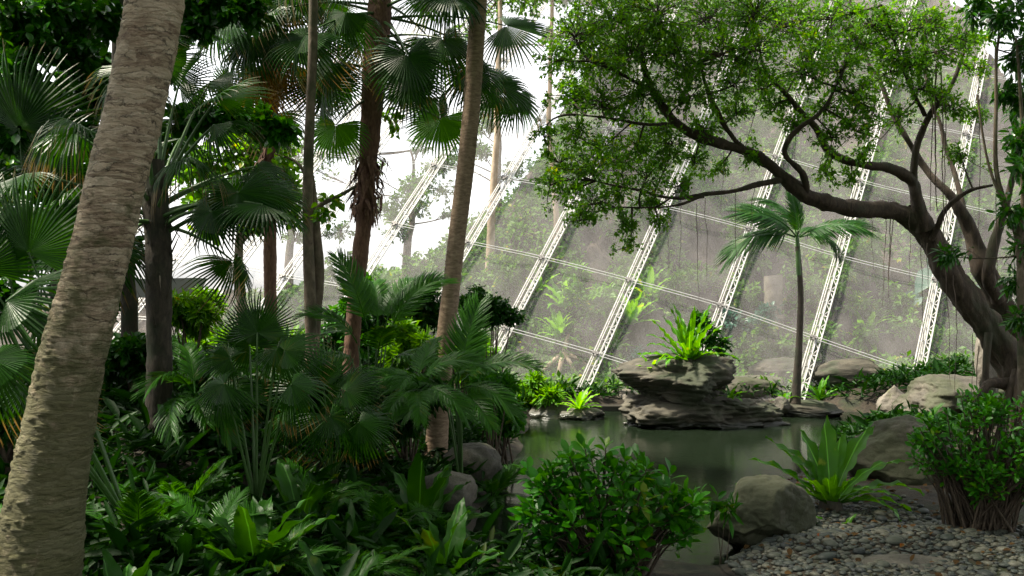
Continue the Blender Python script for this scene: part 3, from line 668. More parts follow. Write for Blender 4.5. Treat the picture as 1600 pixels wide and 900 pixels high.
def pebbles():
    r = np.random.default_rng(5); mbp = MB(); bed = []
    X, Y = sheet(1.9, 7.2, 7.4, 13.2, 70, 70); v = np.stack([X, Y, hgt(X, Y)+.012], -1); s = pond_sd(X, Y)
    mbp = MB(); k = 70; fs = []
    for i in range(69):
        for j in range(69):
            if s[i, j] > .05: fs.append([i*k+j, (i+1)*k+j, (i+1)*k+j+1, i*k+j+1])
    mbp.add(v.reshape(-1, 3), fs); bedo = tag(mbp.build('pebble_bed', M['ground']), kind='structure')
    ms = []
    for i in range(8):
        bm = bmesh.new(); bmesh.ops.create_icosphere(bm, subdivisions=2, radius=1.); w = A([q.co[:] for q in bm.verts]); f = A([[q.index for q in p.verts] for p in bm.faces]); bm.free()
        w = w*(1+.16*fbm(w*.9+i*7, 2, i))[:, None]*A([1, r.uniform(.65, .85), r.uniform(.38, .52)]); ms.append((w, f))
    me = []
    for i, (w, f) in enumerate(ms):
        q = MB(); q.add(w, f); me.append(q.mesh('pebble', M[['pb1', 'pb2', 'pb3', 'pb1', 'pb4', 'pb2', 'pb1', 'pb3'][i]]))
    pts = []; cell = {}
    cx, cy_ = r.uniform(2., 6.8, 40000), r.uniform(7.5, 13., 40000); sdv = pond_sd(cx, cy_)
    for x, y, sd_ in zip(cx.tolist(), cy_.tolist(), sdv.tolist()):
        if sd_ < .12 or x > 3.3+.9*max(0, 11.2-y)+r.normal(0, .35): continue
        sz = min(.11, .042*math.exp(r.normal(0, .38)))*(1.0 if y < 10 else .85); g = (int(x/.1), int(y/.1))
        if any((x-a)**2+(y-b_)**2 < ((sz+c)*.68)**2 for u in (-1, 0, 1) for w in (-1, 0, 1) for a, b_, c in cell.get((g[0]+u, g[1]+w), [])): continue
        cell.setdefault(g, []).append((x, y, sz)); pts.append((x, y, sz))
        if len(pts) > 2600: break
    zz = hgt(A([p[0] for p in pts]), A([p[1] for p in pts])); rest = [MB() for _ in range(4)]
    def vis(i):
        x, y, s_ = pts[i]; px = 800+x/y*F; py = 450+(H-zz[i])/y*F
        return (s_/y)*(1 if 1080 < px < 1620 and py < 912 else 0)*(1 if px < 1450 or py > 820 else .5)*(.3 if 1105 < px < 1260 and py < 860 else 1)
    order = sorted(range(len(pts)), key=vis, reverse=True)
    for q, i in enumerate(order):
        x, y, s_ = pts[i]; k = r.integers(8); a = r.uniform(0, 6.28)
        Mx = Matrix.Translation((x, y, zz[i]+.014+s_*.12))@Matrix.Rotation(a, 4, 'Z')@Matrix.Rotation(r.normal(0, .14), 4, 'X')@Matrix.Diagonal((s_, s_, s_, 1))
        if q < 300: link('pebble', me[k], bedo, Mx)
        else:
            Q = A(Mx); rest[k % 4].add(ms[k][0]@Q[:3, :3].T+Q[:3, 3], ms[k][1])
    for k, m_ in enumerate(('pb1', 'pb2', 'pb3', 'pb4')): rest[k].build('pebble_spread', M[m_], bedo)['kind'] = 'stuff'
pebbles()
def litter():
    r = np.random.default_rng(9); N = 900; x = r.uniform(2.2, 8, N); y = r.uniform(8, 16, N); k = pond_sd(x, y) > .1; x, y = x[k], y[k]
    pos = np.stack([x, y, hgt(x, y)+.05], -1); n = len(pos); b = MB(); d = r.normal(0, 1, (n, 3)); d[:, 2] *= .15
    b.inst(T_L, rots(d, A([0, 0, 1])+r.normal(0, .3, (n, 3))), pos, r.uniform(.05, .1, n)); tag(b.build('leaf_litter', M['litter']), 'brown fallen leaves scattered on the right bank', 'leaf litter', kind='stuff')
litter()

# ------------------------------------------------------------------ palms with bare trunks
t = thing('leaning_palm', 'thick mossy palm trunk leaning across the left foreground', 'palm tree', P(30, 1080, 5.6))
LP = [(22, 1130, 5.6, .36), (40, 1000, 5.6, .29), (52, 930, 5.6, .262), (66, 820, 5.6, .225), (84, 710, 5.6, .2), (104, 600, 5.6, .182), (129, 500, 5.6, .172), (155, 400, 5.6, .168), (177, 300, 5.6, .165), (219, 130, 5.6, .16), (243, 0, 5.6, .158), (275, -200, 5.6, .15), (310, -520, 5.7, .14), (330, -1000, 5.8, .13)]
ring_trunk(t, LP, 110, .009, .075, .03, M['palm_bark'], 31, .03, flake=.035, skew=.6)
pin_crown(t, P(331, -1010, 5.8), 15, np.random.default_rng(3), (2.2, 2.8), (70, -5))
t = thing('ringed_palm', 'slender palm with evenly ringed brown trunk right of centre', 'palm tree', P(686, 650, 13))
ring_trunk(t, [(678, 760, 13, .17), (684, 672, 13, .15), (688, 630, 13, .14), (694, 550, 13, .128), (705, 450, 13, .12), (714, 370, 13, .117), (734, 200, 13, .117), (748, 0, 13, .112), (758, -150, 13, .11), (766, -420, 13, .1)], 40, .02, .085, .07, M['palm_bark2'], 41, .02)
pin_crown(t, P(767, -425, 13), 12, np.random.default_rng(13), (2.2, 2.8), (70, 0))

# fan palm in the middle
rg = np.random.default_rng(21)
t = thing('fan_palm', 'tall fan palm with shaggy reddish trunk left of centre', 'fan palm', P(546, 640, 13.6))
CP = [(542, 730, 13.6, .14), (545, 650, 13.6, .125), (549, 560, 13.6, .11), (556, 460, 13.6, .108), (567, 360, 13.6, .112), (574, 270, 13.6, .13), (579, 200, 13.6, .15), (585, 120, 13.6, .165), (592, 30, 13.6, .17), (600, -60, 13.6, .15), (606, -130, 13.6, .1)]
ring_trunk(t, CP, 36, .02, .12, .05, M['fan_bark'], 51, .1)
def boots(par, pts, n, rng, matl, L=(.14, .26), shag=0):
    q = smooth_path(A([[*P(a, b, d), r] for a, b, d, r in pts]), 200); b = MB()
    b.add(A([[0, .045, 0], [0, -.045, 0], [.5, .03, .012], [.5, -.03, .012], [1, .008, .03], [1, -.008, .03], [0, .03, .03], [0, -.03, .03], [.5, .02, .04], [.5, -.02, .04]])*A([1, 1, 1]), [[0, 1, 3, 2], [2, 3, 5, 4], [6, 8, 9, 7], [8, 4, 5, 9], [0, 2, 8, 6], [1, 7, 9, 3]], [[2, 4, 8], [3, 9, 5]])
    me = b.mesh('leaf_base', matl, smooth=False)
    for i in range(n):
        k = int(200*(i+.5)/n); az = i*2.39996; h = A([math.cos(az), math.sin(az), 0]); up = A([0, 0, 1]); e = rng.uniform(.2, .6)
        link('leaf_base', me, par, basis(h*e+up*rng.choice([1, 1, 1, -.6]), h, q[k, :3]+h*q[k, 3]*.9, rng.uniform(*L)))
    if shag:
        b = MB()
        for i in range(shag):
            k = rng.integers(60, 190); az = rng.uniform(0, 6.28); h = A([math.cos(az), math.sin(az), 0]); p0 = q[k, :3]+h*q[k, 3]; l = rng.uniform(.12, .38); s = np.cross(h, A([0, 0, 1]))*rng.uniform(.006, .03)
            mid = p0+h*rng.uniform(.05, .14)-A([0, 0, l*.35]); e = mid+h*rng.normal(.0, .06)-A([0, 0, l*.65])+s*rng.normal(0, 2)
            b.grid(A([[p0-s, p0+s], [mid-s*1.2, mid+s*1.2], [e-s*.3, e+s*.3]]))
        b.build('trunk_fibre', matl, par)['kind'] = 'stuff'
boots(t, CP[4:10], 46, rg, M['fan_bark'])
boots(t, [(563, 372, 13.6, .11), (572, 300, 13.6, .13), (578, 235, 13.6, .14)], 14, rg, M['fan_bark'], (.1, .2), 170)
topC = P(597, -40, 13.6)
fan_crown(t, topC+A([0, 0, .3]), 26, rg, (1.0, 1.5), (.62, .8), (80, -35), FANS, 1.1)
def hand(par, bpx, bpy, hx, hy, d, ang, R, me, face=.6, dd=0, toward=.25):
    """A fan leaf set by hand: stalk from bpx,bpy to the hub, blade heading ang degrees in the view."""
    a = math.radians(ang); f = A([math.cos(a), -toward, math.sin(a)]); n = A([0, -face, .6])
    frond_fan(par, P(bpx, bpy, d), P(hx, hy, d+dd), f, n, R, me, .1)
for bx, by, hx, hy, ang, R, me, fc, dd in [(588, 150, 688, 185, -115, .62, FANS_B[0], 1.3, -.5), (588, 130, 638, 125, -75, .66, FANS[0], 1.2, -.9), (592, 60, 690, 60, -60, .8, FANS[1], 1., -.6),
        (592, 60, 770, 130, -40, .8, FANS[0], .8, .4), (595, 30, 790, 40, -15, .85, FANS[2], .7, .6), (590, 90, 735, 110, -85, .72, FANS[1], 1., -.2), (592, 0, 700, -30, -70, .8, FANS[0], 1., -.8),
        (582, 150, 525, 195, -105, .6, FANS_B[1], 1.1, -.4), (582, 110, 520, 100, -120, .68, FANS[1], 1., -.6), (585, 70, 480, 60, -150, .75, FANS[0], .9, -.3), (590, 20, 450, 0, -140, .8, FANS[1], .8, .2), (590, 40, 540, 20, -100, .7, FANS[3], 1., -.8), (592, 90, 805, 150, -70, .66, FANS[3], 1., .8)]:
    hand(t, bx, by, hx, hy, 13.6, ang, R, me, fc, dd)

# dark fan palm at left
t = thing('fan_palm', 'dark fan palm just right of the leaning trunk', 'fan palm', P(247, 640, 9.4)); rg = np.random.default_rng(22)
DP = [(250, 780, 9.4, .15), (249, 660, 9.4, .13), (248, 540, 9.4, .12), (248, 440, 9.4, .122), (247, 380, 9.4, .13), (243, 320, 9.4, .13), (241, 250, 9.4, .09)]
ring_trunk(t, DP, 32, .02, .11, .06, M['dark_bark'], 61, .1); boots(t, DP[2:], 34, rg, M['dark_bark'], (.16, .3))
fan_crown(t, P(242, 290, 9.4), 17, rg, (.9, 1.4), (.5, .64), (85, -10), FANS, .4)
for bx, by, hx, hy, ang, R, me, fc, dd in [(255, 350, 372, 300, -85, .56, FANS[0], 1.1, -.6), (255, 355, 330, 330, -110, .48, FANS[1], 1., -.9), (250, 300, 335, 195, 10, .5, FANS[1], .4, -.2), (245, 300, 280, 130, 50, .5, FANS[2], .6, .2), (252, 320, 400, 260, -30, .5, FANS[3], .7, .3), (258, 365, 420, 300, -60, .5, FANS[1], .9, -.2)]:
    hand(t, bx, by, hx, hy, 9.4, ang, R, me, fc, dd)

# withered fan leaves and grey-green one hanging from a palm whose trunk stands behind the slim tree
t = thing('fan_palm', 'fan palm with a yellowing drooping leaf behind the slim trunk', 'fan palm', P(420, 560, 15)); rg = np.random.default_rng(23)
ring_trunk(t, [(424, 600, 15, .1), (422, 400, 15, .095), (421, 250, 15, .1), (424, 100, 15, .13), (426, -30, 15, .12)], 24, .03, .11, .07, M['fan_bark'], 71, .1)
boots(t, [(421, 300, 15, .1), (421, 250, 15, .1), (424, 100, 15, .13), (425, 0, 15, .12)], 22, rg, M['fan_bark'], (.15, .3), 120)
fan_crown(t, P(426, -20, 15), 20, rg, (1., 1.5), (.7, .9), (75, -40), FANS, .8)
frond_fan(t, P(425, 40, 15), P(450, 95, 14.2), A([-.5, -.2, -.9]), A([-.3, -1, .4]), .75, FAN_DRY); frond_fan(t, P(425, 60, 15), P(400, 110, 14.4), A([.2, -.3, -1]), A([0, -1, .2]), .8, FAN_DRY)
frond_fan(t, P(425, 20, 15), P(400, 60, 14.), A([-.8, -.3, -.4]), A([-.2, -.5, .8]), .85, FANS[1]); frond_fan(t, P(425, 0, 15), P(360, 20, 13.6), A([-.8, -.3, -.5]), A([-.2, -.6, .8]), .9, FANS[0])

# low fan palms
def low_fan(label, base, seed, leaves, name='low_fan_palm', meshes=FANS):
    t = thing(name, label, 'fan palm', base); rr = np.random.default_rng(seed)
    b = MB(); b.tube(A([A(base)-A([0, 0, .1]), A(base)+A([0, 0, .12]), A(base)+A([0, 0, .25])]), A([.07, .08, .04]), 8); b.build('trunk', M['dark_bark'], t)
    for hx, hy, d, ang, R, k, fc in leaves:
        a = math.radians(ang); frond_fan(t, A(base)+A([0, 0, .15]), P(hx, hy, d), A([math.cos(a), -.2, math.sin(a)]), A([rr.normal(0, .25), -fc, .6+rr.normal(0, .15)]), R*(.82 if seed == 1 else 1)*rr.uniform(.9, 1.05), meshes[k], .05, .011)
    return t
low_fan('low fan palm spreading large dark leaves in front of the slim tree', on(400, 8.2), 1,
        [(402, 520, 8.1, 85, .54, 2, 1.3), (390, 540, 8.3, 130, .5, 0, 1.1), (445, 548, 7.9, 15, .5, 1, 1.), (432, 545, 8.0, -50, .42, 1, 1.), (360, 560, 8.1, 165, .45, 1, .9), (455, 600, 7.6, -20, .5, 3, .9), (350, 600, 7.8, -150, .5, 1, .8)])
low_fan('fan palm at the left edge with a huge dark upright leaf', A([-2.75, 6.9, gz(-2.75, 6.9)+.02]), 2,
        [(45, 395, 6.6, 85, .62, 2, 1.2), (10, 470, 6.3, 30, .6, 1, .9), (75, 490, 6.6, -70, .42, 1, 1.), (-15, 560, 6.0, -20, .52, 3, .8), (40, 600, 6.1, -75, .5, 1, .9), (-30, 420, 6.5, 120, .6, 0, 1.), (60, 640, 6.3, -40, .45, 1, .8)])
low_fan('small fan palm low in the undergrowth beneath the mid palms', on(520, 10.2), 3,
        [(505, 600, 10., 60, .5, 1, .8), (540, 610, 9.9, 20, .45, 0, .9), (480, 610, 9.9, 150, .5, 1, .9), (515, 650, 9.6, -60, .55, 1, 1.), (560, 660, 9.7, -30, .5, 3, .9), (460, 650, 9.6, -140, .5, 1, .9)])
low_fan('dusky fan palm low at the left behind the leaning trunk', on(60, 10.5), 4,
        [(30, 200, 10, 100, .9, 2, 1.), (70, 260, 10, 60, .8, 0, 1.), (-20, 300, 9.8, 150, .8, 1, 1.), (110, 330, 9.9, 20, .8, 1, .9), (60, 330, 9.6, -90, .8, 1, 1.), (150, 380, 9.8, -30, .7, 3, .9)])

# young feather palm on its rock
t = thing('young_palm', 'young feather palm with slim trunk on a rock in the pond', 'palm tree', P(1243, 630, 20.3))
ring_trunk(t, [(1241, 645, 20.3, .14), (1244, 610, 20.3, .1), (1248, 550, 20.3, .075), (1251, 470, 20.3, .062), (1249, 420, 20.3, .055), (1246, 385, 20.3, .05)], 20, .03, .12, .06, M['dark_bark'], 81, .02)
b = MB(); b.tube(A([P(1249, 430, 20.3), P(1247, 395, 20.3), P(1245, 365, 20.3)]), A([.062, .055, .035]), 10); b.build('crownshaft', M['petiole'], t)
cp = P(1246, 372, 20.3)
for tx, ty, dd, L, k, up in [(1150, 330, -.6, 2.0, 3, (0, -.5, 1)), (1185, 290, -.9, 1.75, 1, (.5, -.8, .6)), (1225, 280, .6, 1.7, 1, (.6, -.6, .4)), (1310, 330, -.7, 1.7, 1, (-.2, -.7, 1)), (1330, 345, .2, 1.5, 3, (-.3, -.6, 1)), (1290, 310, .9, 1.3, 0, (-.6, -.7, .5)), (1255, 270, -.9, 1.1, 2, (.2, -1, .2))]:
    pin_one(t, cp, P(tx, ty, 20.3+dd), L*.88, PINS_D[(0, 0, 2, 1)[k]], up)

# clumps of feather palms
def clump(label, base, fr, cat='palm clump', name='feather_palm', cane=0, seed=0):
    t = thing(name, label, cat, base); r = np.random.default_rng(seed)
    for bx, by, tx, ty, d, dd, L, k in fr: pin_one(t, P(bx, by, d), P(tx, ty, d+dd), L*.82, PINS[k], (r.normal(0, .25), -.55, 1))
    if cane:
        b = MB()
        for bx, by, tx, ty, d, dd, L, k in fr: b.tube(bez(A(base), (A(base)+P(bx, by, d))/2+A([0, 0, .2]), P(bx, by, d), 8), np.linspace(.018, .009, 8), 5)
        b.build('cane', M['petiole'], t)
    return t
clump('tall feather palm clump with arching fronds beside the shaggy trunk', on(578, 12), [
    (575, 520, 548, 400, 12, -.3, 1.25, 2), (590, 520, 590, 400, 12, .4, 1.35, 1), (605, 530, 650, 400, 12, -.2, 1.5, 3), (600, 520, 625, 390, 12, .3, 1.3, 1), (560, 540, 510, 440, 12, -.4, 1.1, 3), (550, 560, 500, 520, 12, -.8, 1., 3), (615, 560, 670, 520, 12, -.7, 1.1, 3), (560, 590, 520, 600, 11.6, -.6, .9, 1), (600, 600, 650, 590, 11.6, -.7, 1., 1), (590, 560, 600, 470, 12, -.8, 1.1, 2)], cane=1, seed=1)
clump('feather palm with one broad upright frond right of the ringed trunk', on(722, 11.6), [
    (712, 610, 740, 450, 11.6, -.2, 1.35, 2), (718, 600, 800, 520, 11.6, -.5, 1.3, 1), (716, 610, 790, 570, 11.5, -.8, 1.2, 3), (710, 620, 690, 540, 11.6, -.6, 1., 1), (700, 620, 650, 560, 11.6, -.5, 1.1, 3), (714, 600, 760, 480, 11.6, .5, 1.2, 0), (720, 615, 770, 620, 11.3, -.9, 1., 1), (695, 620, 640, 600, 11.3, -.8, 1., 1)], cane=1, seed=2)
clump('dark feather palm drooping over the bank left of the ringed trunk', on(655, 10.8), [
    (655, 600, 610, 560, 10.8, -.5, 1., 3), (655, 600, 690, 540, 10.8, -.3, 1.05, 3), (655, 605, 640, 540, 10.8, -.7, 1., 1), (660, 610, 710, 590, 10.6, -.6, 1., 3), (650, 610, 600, 610, 10.6, -.6, 1., 3), (655, 615, 650, 600, 10.4, -1, .9, 1), (650, 600, 668, 520, 10.8, .4, .9, 2)], seed=3)
clump('shadowy feather palm at the foot of the dark fan palm', on(305, 8.6), [
    (305, 620, 260, 540, 8.6, -.4, 1., 3), (305, 620, 350, 560, 8.6, -.4, 1., 3), (305, 620, 300, 520, 8.6, .2, .9, 1), (305, 625, 360, 610, 8.4, -.6, .9, 3), (300, 625, 240, 600, 8.4, -.6, .9, 3), (305, 625, 310, 590, 8.3, -.8, .8, 1), (310, 610, 375, 540, 8.6, .2, .95, 3)], seed=4)
clump('feather palm at the far left bank behind the slim trees', on(455, 14.5), [
    (455, 570, 420, 500, 14.5, -.3, 1.2, 1), (455, 570, 490, 490, 14.5, -.3, 1.2, 1), (455, 570, 455, 480, 14.5, -.5, 1.1, 0), (455, 575, 400, 560, 14.3, -.5, 1.1, 3), (455, 575, 510, 560, 14.3, -.5, 1.1, 3)], seed=5)

# ------------------------------------------------------------------ slim twin-stemmed tree
t = thing('slim_tree', 'slim grey tree with two stems and one bare side branch', 'tree', P(488, 620, 12.2))
allp = []
for nm, ln in [('trunk', [(491, 720, 12.2, .11), (490, 640, 12.2, .1), (488, 560, 12.2, .085), (484, 450, 12.2, .08), (481, 330, 12.2, .068), (484, 200, 12.2, .064), (489, 60, 12.2, .06), (490, -120, 12.2, .055)]),
               ('stem', [(486, 720, 12.35, .1), (487, 600, 12.35, .095), (491, 500, 12.35, .09), (497, 430, 12.35, .085), (494, 370, 12.3, .07), (490, 300, 12.3, .04), (486, 270, 12.25, .03)]),
               ('limb', [(488, 335, 12.2, .035), (505, 318, 12.1, .033), (530, 306, 12.0, .028), (556, 291, 11.9, .018)]),
               ('limb', [(484, 290, 12.2, .025), (465, 255, 12.3, .018), (430, 240, 12.4, .012)]), ('limb', [(484, 325, 12.2, .025), (460, 312, 12.2, .018), (425, 305, 12.2, .01)])]:
    b = MB(); c, r_ = polytube(A([[*P(a, q, d), rr] for a, q, d, rr in ln]), 40, 12, b, .0, 5, .09); b.build(nm, M['slim_bark'], t); allp.append(c)
fo = Foliage(77)
for px, py, d, rd in [(440, 320, 12.2, .22), (462, 345, 12.1, .18), (515, 322, 12, .16), (505, 335, 12, .12), (430, 245, 12.4, .22), (620, 195, 14.6, .2), (600, 185, 14.8, .2), (455, 215, 12.1, .2)]:
    fo.cluster(P(px, py, d), rd, 8, 6, None, .008)
fo.build(t, M['light'], T_EAR, (.06, .12))

# ------------------------------------------------------------------ the spreading fig tree on the right
t = thing('fig_tree', 'spreading fig tree arching over the pond from the right bank', 'tree', P(1580, 640, 15))
D = 15.
LIMBS = [('trunk', [(1625, 660, D, .5), (1600, 600, D, .36), (1565, 545, D, .29), (1525, 490, D, .26), (1490, 435, D, .24), (1460, 385, D, .22), (1435, 345, D, .2), (1415, 332, D, .19)], 28),
    ('trunk', [(1660, 650, D+.3, .4), (1615, 580, D+.3, .3), (1580, 510, D+.2, .26), (1558, 460, D+.2, .22), (1532, 410, D+.2, .18), (1510, 350, D+.2, .13), (1490, 310, D+.2, .09), (1455, 275, D+.3, .07), (1420, 225, D+.4, .055), (1385, 165, D+.5, .045), (1360, 100, D+.6, .035), (1335, 20, D+.8, .03), (1310, -80, D+1, .03)], 22),
    ('limb', [(1440, 350, D, .2), (1400, 332, D-.1, .17), (1350, 325, D-.3, .15), (1300, 318, D-.5, .14), (1255, 302, D-.7, .13), (1220, 275, D-.8, .12), (1190, 245, D-.9, .11), (1160, 230, D-.9, .1), (1115, 222, D-1, .095), (1075, 205, D-1.1, .085), (1045, 180, D-1.2, .075), (1020, 140, D-1.2, .06), (1008, 95, D-1.3, .05), (1000, 40, D-1.3, .035)], 20),
    ('limb', [(1445, 360, D-.1, .16), (1432, 310, D-.2, .13), (1424, 285, D-.2, .11), (1385, 265, D-.4, .09), (1340, 258, D-.5, .08), (1305, 240, D-.6, .07), (1275, 200, D-.7, .06), (1240, 160, D-.8, .05), (1205, 120, D-.9, .035), (1180, 60, D-1, .02)], 14),
    ('limb', [(1428, 290, D-.2, .08), (1430, 240, D-.3, .07), (1450, 180, D-.4, .06), (1478, 145, D-.4, .045), (1500, 100, D-.4, .035), (1508, 40, D-.4, .02)], 12),
    ('limb', [(1445, 180, D-.4, .045), (1425, 140, D-.6, .035), (1400, 80, D-.8, .028), (1380, 10, D-1, .02)], 10),
    ('limb', [(1262, 305, D-.7, .07), (1255, 275, D-.9, .06), (1225, 240, D-1.2, .05), (1250, 200, D-1.3, .04), (1300, 160, D-1.4, .03), (1325, 90, D-1.5, .02)], 10),
    ('limb', [(1220, 280, D-.8, .07), (1180, 292, D-.9, .055), (1140, 304, D-1, .045), (1095, 307, D-1.1, .036), (1040, 306, D-1.1, .028), (985, 298, D-1.2, .02), (930, 285, D-1.2, .012)], 10),
    ('limb', [(1100, 307, D-1.1, .03), (1060, 318, D-1.2, .022), (1010, 326, D-1.3, .015), (960, 325, D-1.3, .01)], 8),
    ('limb', [(1160, 230, D-.9, .06), (1125, 190, D-1, .045), (1100, 130, D-1.1, .035), (1090, 60, D-1.2, .022)], 9),
    ('limb', [(1060, 195, D-1.1, .04), (1010, 195, D-1.3, .03), (955, 185, D-1.5, .02), (905, 180, D-1.6, .012)], 8),
    ('limb', [(1020, 140, D-1.2, .04), (970, 110, D-1.5, .03), (920, 95, D-1.7, .018)], 8),
    ('limb', [(1560, 470, D+.1, .13), (1545, 430, D-.1, .1), (1560, 360, D-.2, .08), (1580, 300, D-.3, .06), (1588, 220, D-.4, .045), (1590, 120, D-.5, .03)], 12),
    ('limb', [(1505, 345, D+.2, .07), (1500, 300, D+.4, .06), (1480, 240, D+.6, .05), (1450, 120, D+.8, .04), (1440, 20, D+1, .03)], 10),
    ('limb', [(1455, 375, D-.1, .06), (1475, 330, D-.4, .05), (1510, 300, D-.6, .035), (1550, 290, D-.8, .02)], 8)]
SK = []
for nm, ln, k in LIMBS:
    b = MB(); c, r_ = polytube(A([[*P(a, q, d), rr*.8] for a, q, d, rr in ln]), 70, k*2, b, .05, 15, .2); b.build(nm, M['fig_bark'], t); SK.append(c)
for ln in [[(1580, 600, 14.8, .12), (1545, 600, 14.6, .07), (1520, 640, 14.5, .05)], [(1590, 580, 14.7, .09), (1570, 640, 14.5, .07), (1560, 690, 14.4, .05)], [(1545, 520, 14.75, .06), (1540, 600, 14.65, .05), (1548, 670, 14.5, .05)], [(1600, 560, 14.6, .09), (1590, 640, 14.4, .08)]]:
    b = MB(); polytube(A([[*P(a, q, d), rr] for a, q, d, rr in ln]), 20, 8, b, .02, 3, .1); b.build('buttress_root', M['fig_bark'], t)
SKp = np.vstack(SK[2:]); fo = Foliage(101); r = fo.r
CL = [(900, 50, 55), (955, 30, 62), (1030, 20, 66), (1110, 25, 62), (1180, 20, 60), (930, 100, 58), (990, 85, 58), (1060, 80, 58), (1130, 85, 52), (890, 150, 40), (940, 160, 52), (1000, 150, 48), (870, 95, 32), (1180, 80, 52), (1240, 40, 60), (1300, 30, 55),
      (1360, 40, 52), (1420, 40, 50), (1470, 80, 42), (1020, 205, 38), (1080, 150, 42), (1190, 140, 44), (1250, 110, 44), (905, 215, 36), (875, 255, 34), (925, 265, 42), (975, 255, 38), (885, 305, 32), (925, 320, 34), (965, 300, 34), (1010, 280, 32), (1045, 250, 30),
      (1085, 255, 24), (1010, 320, 22), (975, 350, 20), (985, 385, 14), (1310, 110, 42), (1345, 150, 36), (1290, 170, 34), (1340, 205, 36), (1385, 115, 36), (1400, 190, 26), (1235, 190, 28), (1150, 180, 30), (1440, 140, 30), (1500, 60, 34), (1490, 170, 26), (1290, 275, 18), (1120, 265, 16), (1330, 275, 14), (1060, 290, 20), (1500, 240, 22), (1540, 60, 26), (1060, 115, 40), (1150, 130, 36), (1215, 165, 30), (1330, 70, 40), (1275, 75, 40), (1450, 40, 40), (1395, 90, 36), (1300, 215, 24), (1365, 170, 30), (1430, 105, 30), (1350, 240, 18), (1460, 150, 24), (1520, 110, 26), (1525, 180, 18), (850, 215, 22), (860, 290, 24), (905, 345, 18), (1030, 350, 12), (945, 230, 30), (995, 230, 30), (1100, 200, 28), (1050, 225, 26), (1170, 250, 14)]
for px, py, rp in CL:
    d = D-1.2+r.normal(0, .5)+(.5 if px > 1200 else 0); c = P(px, py, d); j = np.argmin(np.linalg.norm(SKp-c, axis=1)); rw = rp/F*d*1.12
    n = int(6+95*rw*rw*1.9); fo.cluster(c, (rw*1.25, rw*1.2, rw*.9), n, 14, SKp[j], .018)
    for _ in range(3):
        e = c+r.normal(0, .6, 3)*rw; fo.cluster(e, rw*.4, max(2, n//9), 12, c, .008)
    c = A([r.uniform(-.5, 9), r.uniform(6.5, 16), r.uniform(6.6, 9)]); c[2] = max(c[2], H+.34*c[1]); fo.cluster(c, r.uniform(.7, 1.1)*A([1, 1, .6]), 24, 14, None, .02)  # overhead cluster out of view, added for its shade
fo.build(t, M['ficus'], T_S, (.05, .085), twigmat=M['fig_bark'])
f2 = Foliage(102)
for _ in range(95):                       # unseen clusters added overhead to shade the foreground
    c = A([f2.r.uniform(-3, 8), f2.r.uniform(5, 12), f2.r.uniform(6.6, 9)]); c[2] = max(c[2], H+.34*c[1]+.3); f2.cluster(c, f2.r.uniform(.7, 1.1)*A([1, 1, .6]), 24, 11, None, .02)
f2.build(t, M['ficus'], T_S, (.16, .26), twig=False)
r = np.random.default_rng(8)
for px, y0, y1, d, w in [(1090, 318, 470, 14, .008), (1103, 310, 440, 14, .007), (1148, 300, 420, 14.1, .008), (1064, 320, 420, 13.8, .006), (1178, 290, 400, 14.2, .007), (1385, 335, 480, 14.8, .008), (1392, 330, 440, 14.8, .012), (1398, 335, 465, 14.8, .01), (1420, 330, 450, 14.7, .007), (1440, 380, 560, 14.6, .008), (1448, 380, 470, 14.6, .01),
        (1463, 100, 330, 14.4, .022), (1470, 100, 400, 14.4, .016), (1455, 120, 330, 14.5, .014), (1480, 140, 380, 14.3, .012), (1330, 260, 330, 14.4, .008), (1285, 240, 300, 14.3, .008), (1245, 160, 260, 14.2, .008), (1490, 430, 620, 14.4, .01), (1478, 420, 600, 14.4, .008), (1530, 540, 660, 14.3, .012), (1520, 520, 640, 14.3, .008), (1555, 60, 430, 14.6, .014), (1530, 120, 400, 14.5, .01), (1130, 225, 330, 13.9, .006), (1015, 325, 400, 13.7, .006), (1040, 310, 430, 13.8, .006), (1360, 325, 420, 14.6, .006)]:
    n = 14; z = np.linspace(0, 1, n); p = A([P(px, y0+(y1-y0)*q, d) for q in z]); p += np.cumsum(r.normal(0, .008, (n, 3)), 0)*A([1, 1, .2])
    b = MB(); b.tube(p, w*.7*(1-.55*z), 5); b.build('aerial_root', M['root'], t)

# unseen trees added round the viewpoint to block light from the near bank
for i, (lab, x, y, x0, x1, y0, y1) in enumerate([('tall shade tree behind the viewpoint on the left', -4.5, -3.5, -9, -.5, -6, -2), ('tall shade tree behind the viewpoint on the right', 4, -3.5, -.5, 8, -6, -2), ('tall shade tree beside the viewpoint on the right', 8.8, 4, 6.2, 10.5, -2, 9), ('tall shade tree beside the viewpoint on the left', -8.5, 2, -10.5, -6, -2, 5)]):
    t = thing('added_shade_tree', lab, 'tree', (x, y, gz(x, y)), 'trees round the viewing walk'); f2 = Foliage(400+i)
    q = A([[x, y, gz(x, y)-.2, .25], [x+.2, y, 3, .2], [x, y+.2, 6, .15], [x, y, 9, .08]]); b = MB(); polytube(q, 20, 10, b, .1, i, .08); b.build('trunk', M['slim_bark'], t)
    for _ in range(70 if i > 1 else 26):
        c = A([f2.r.uniform(x0, x1), f2.r.uniform(y0, y1), f2.r.uniform(.8, 9.5)]); c[0] = max(abs(c[0]), max(0, c[1])*.56+.9)*np.sign(c[0]) if i > 1 else c[0]
        f2.cluster(c, f2.r.uniform(.8, 1.2), 24, 10, None, .02)
    f2.build(t, M['broad'], T_S, (.2, .32), twig=False)
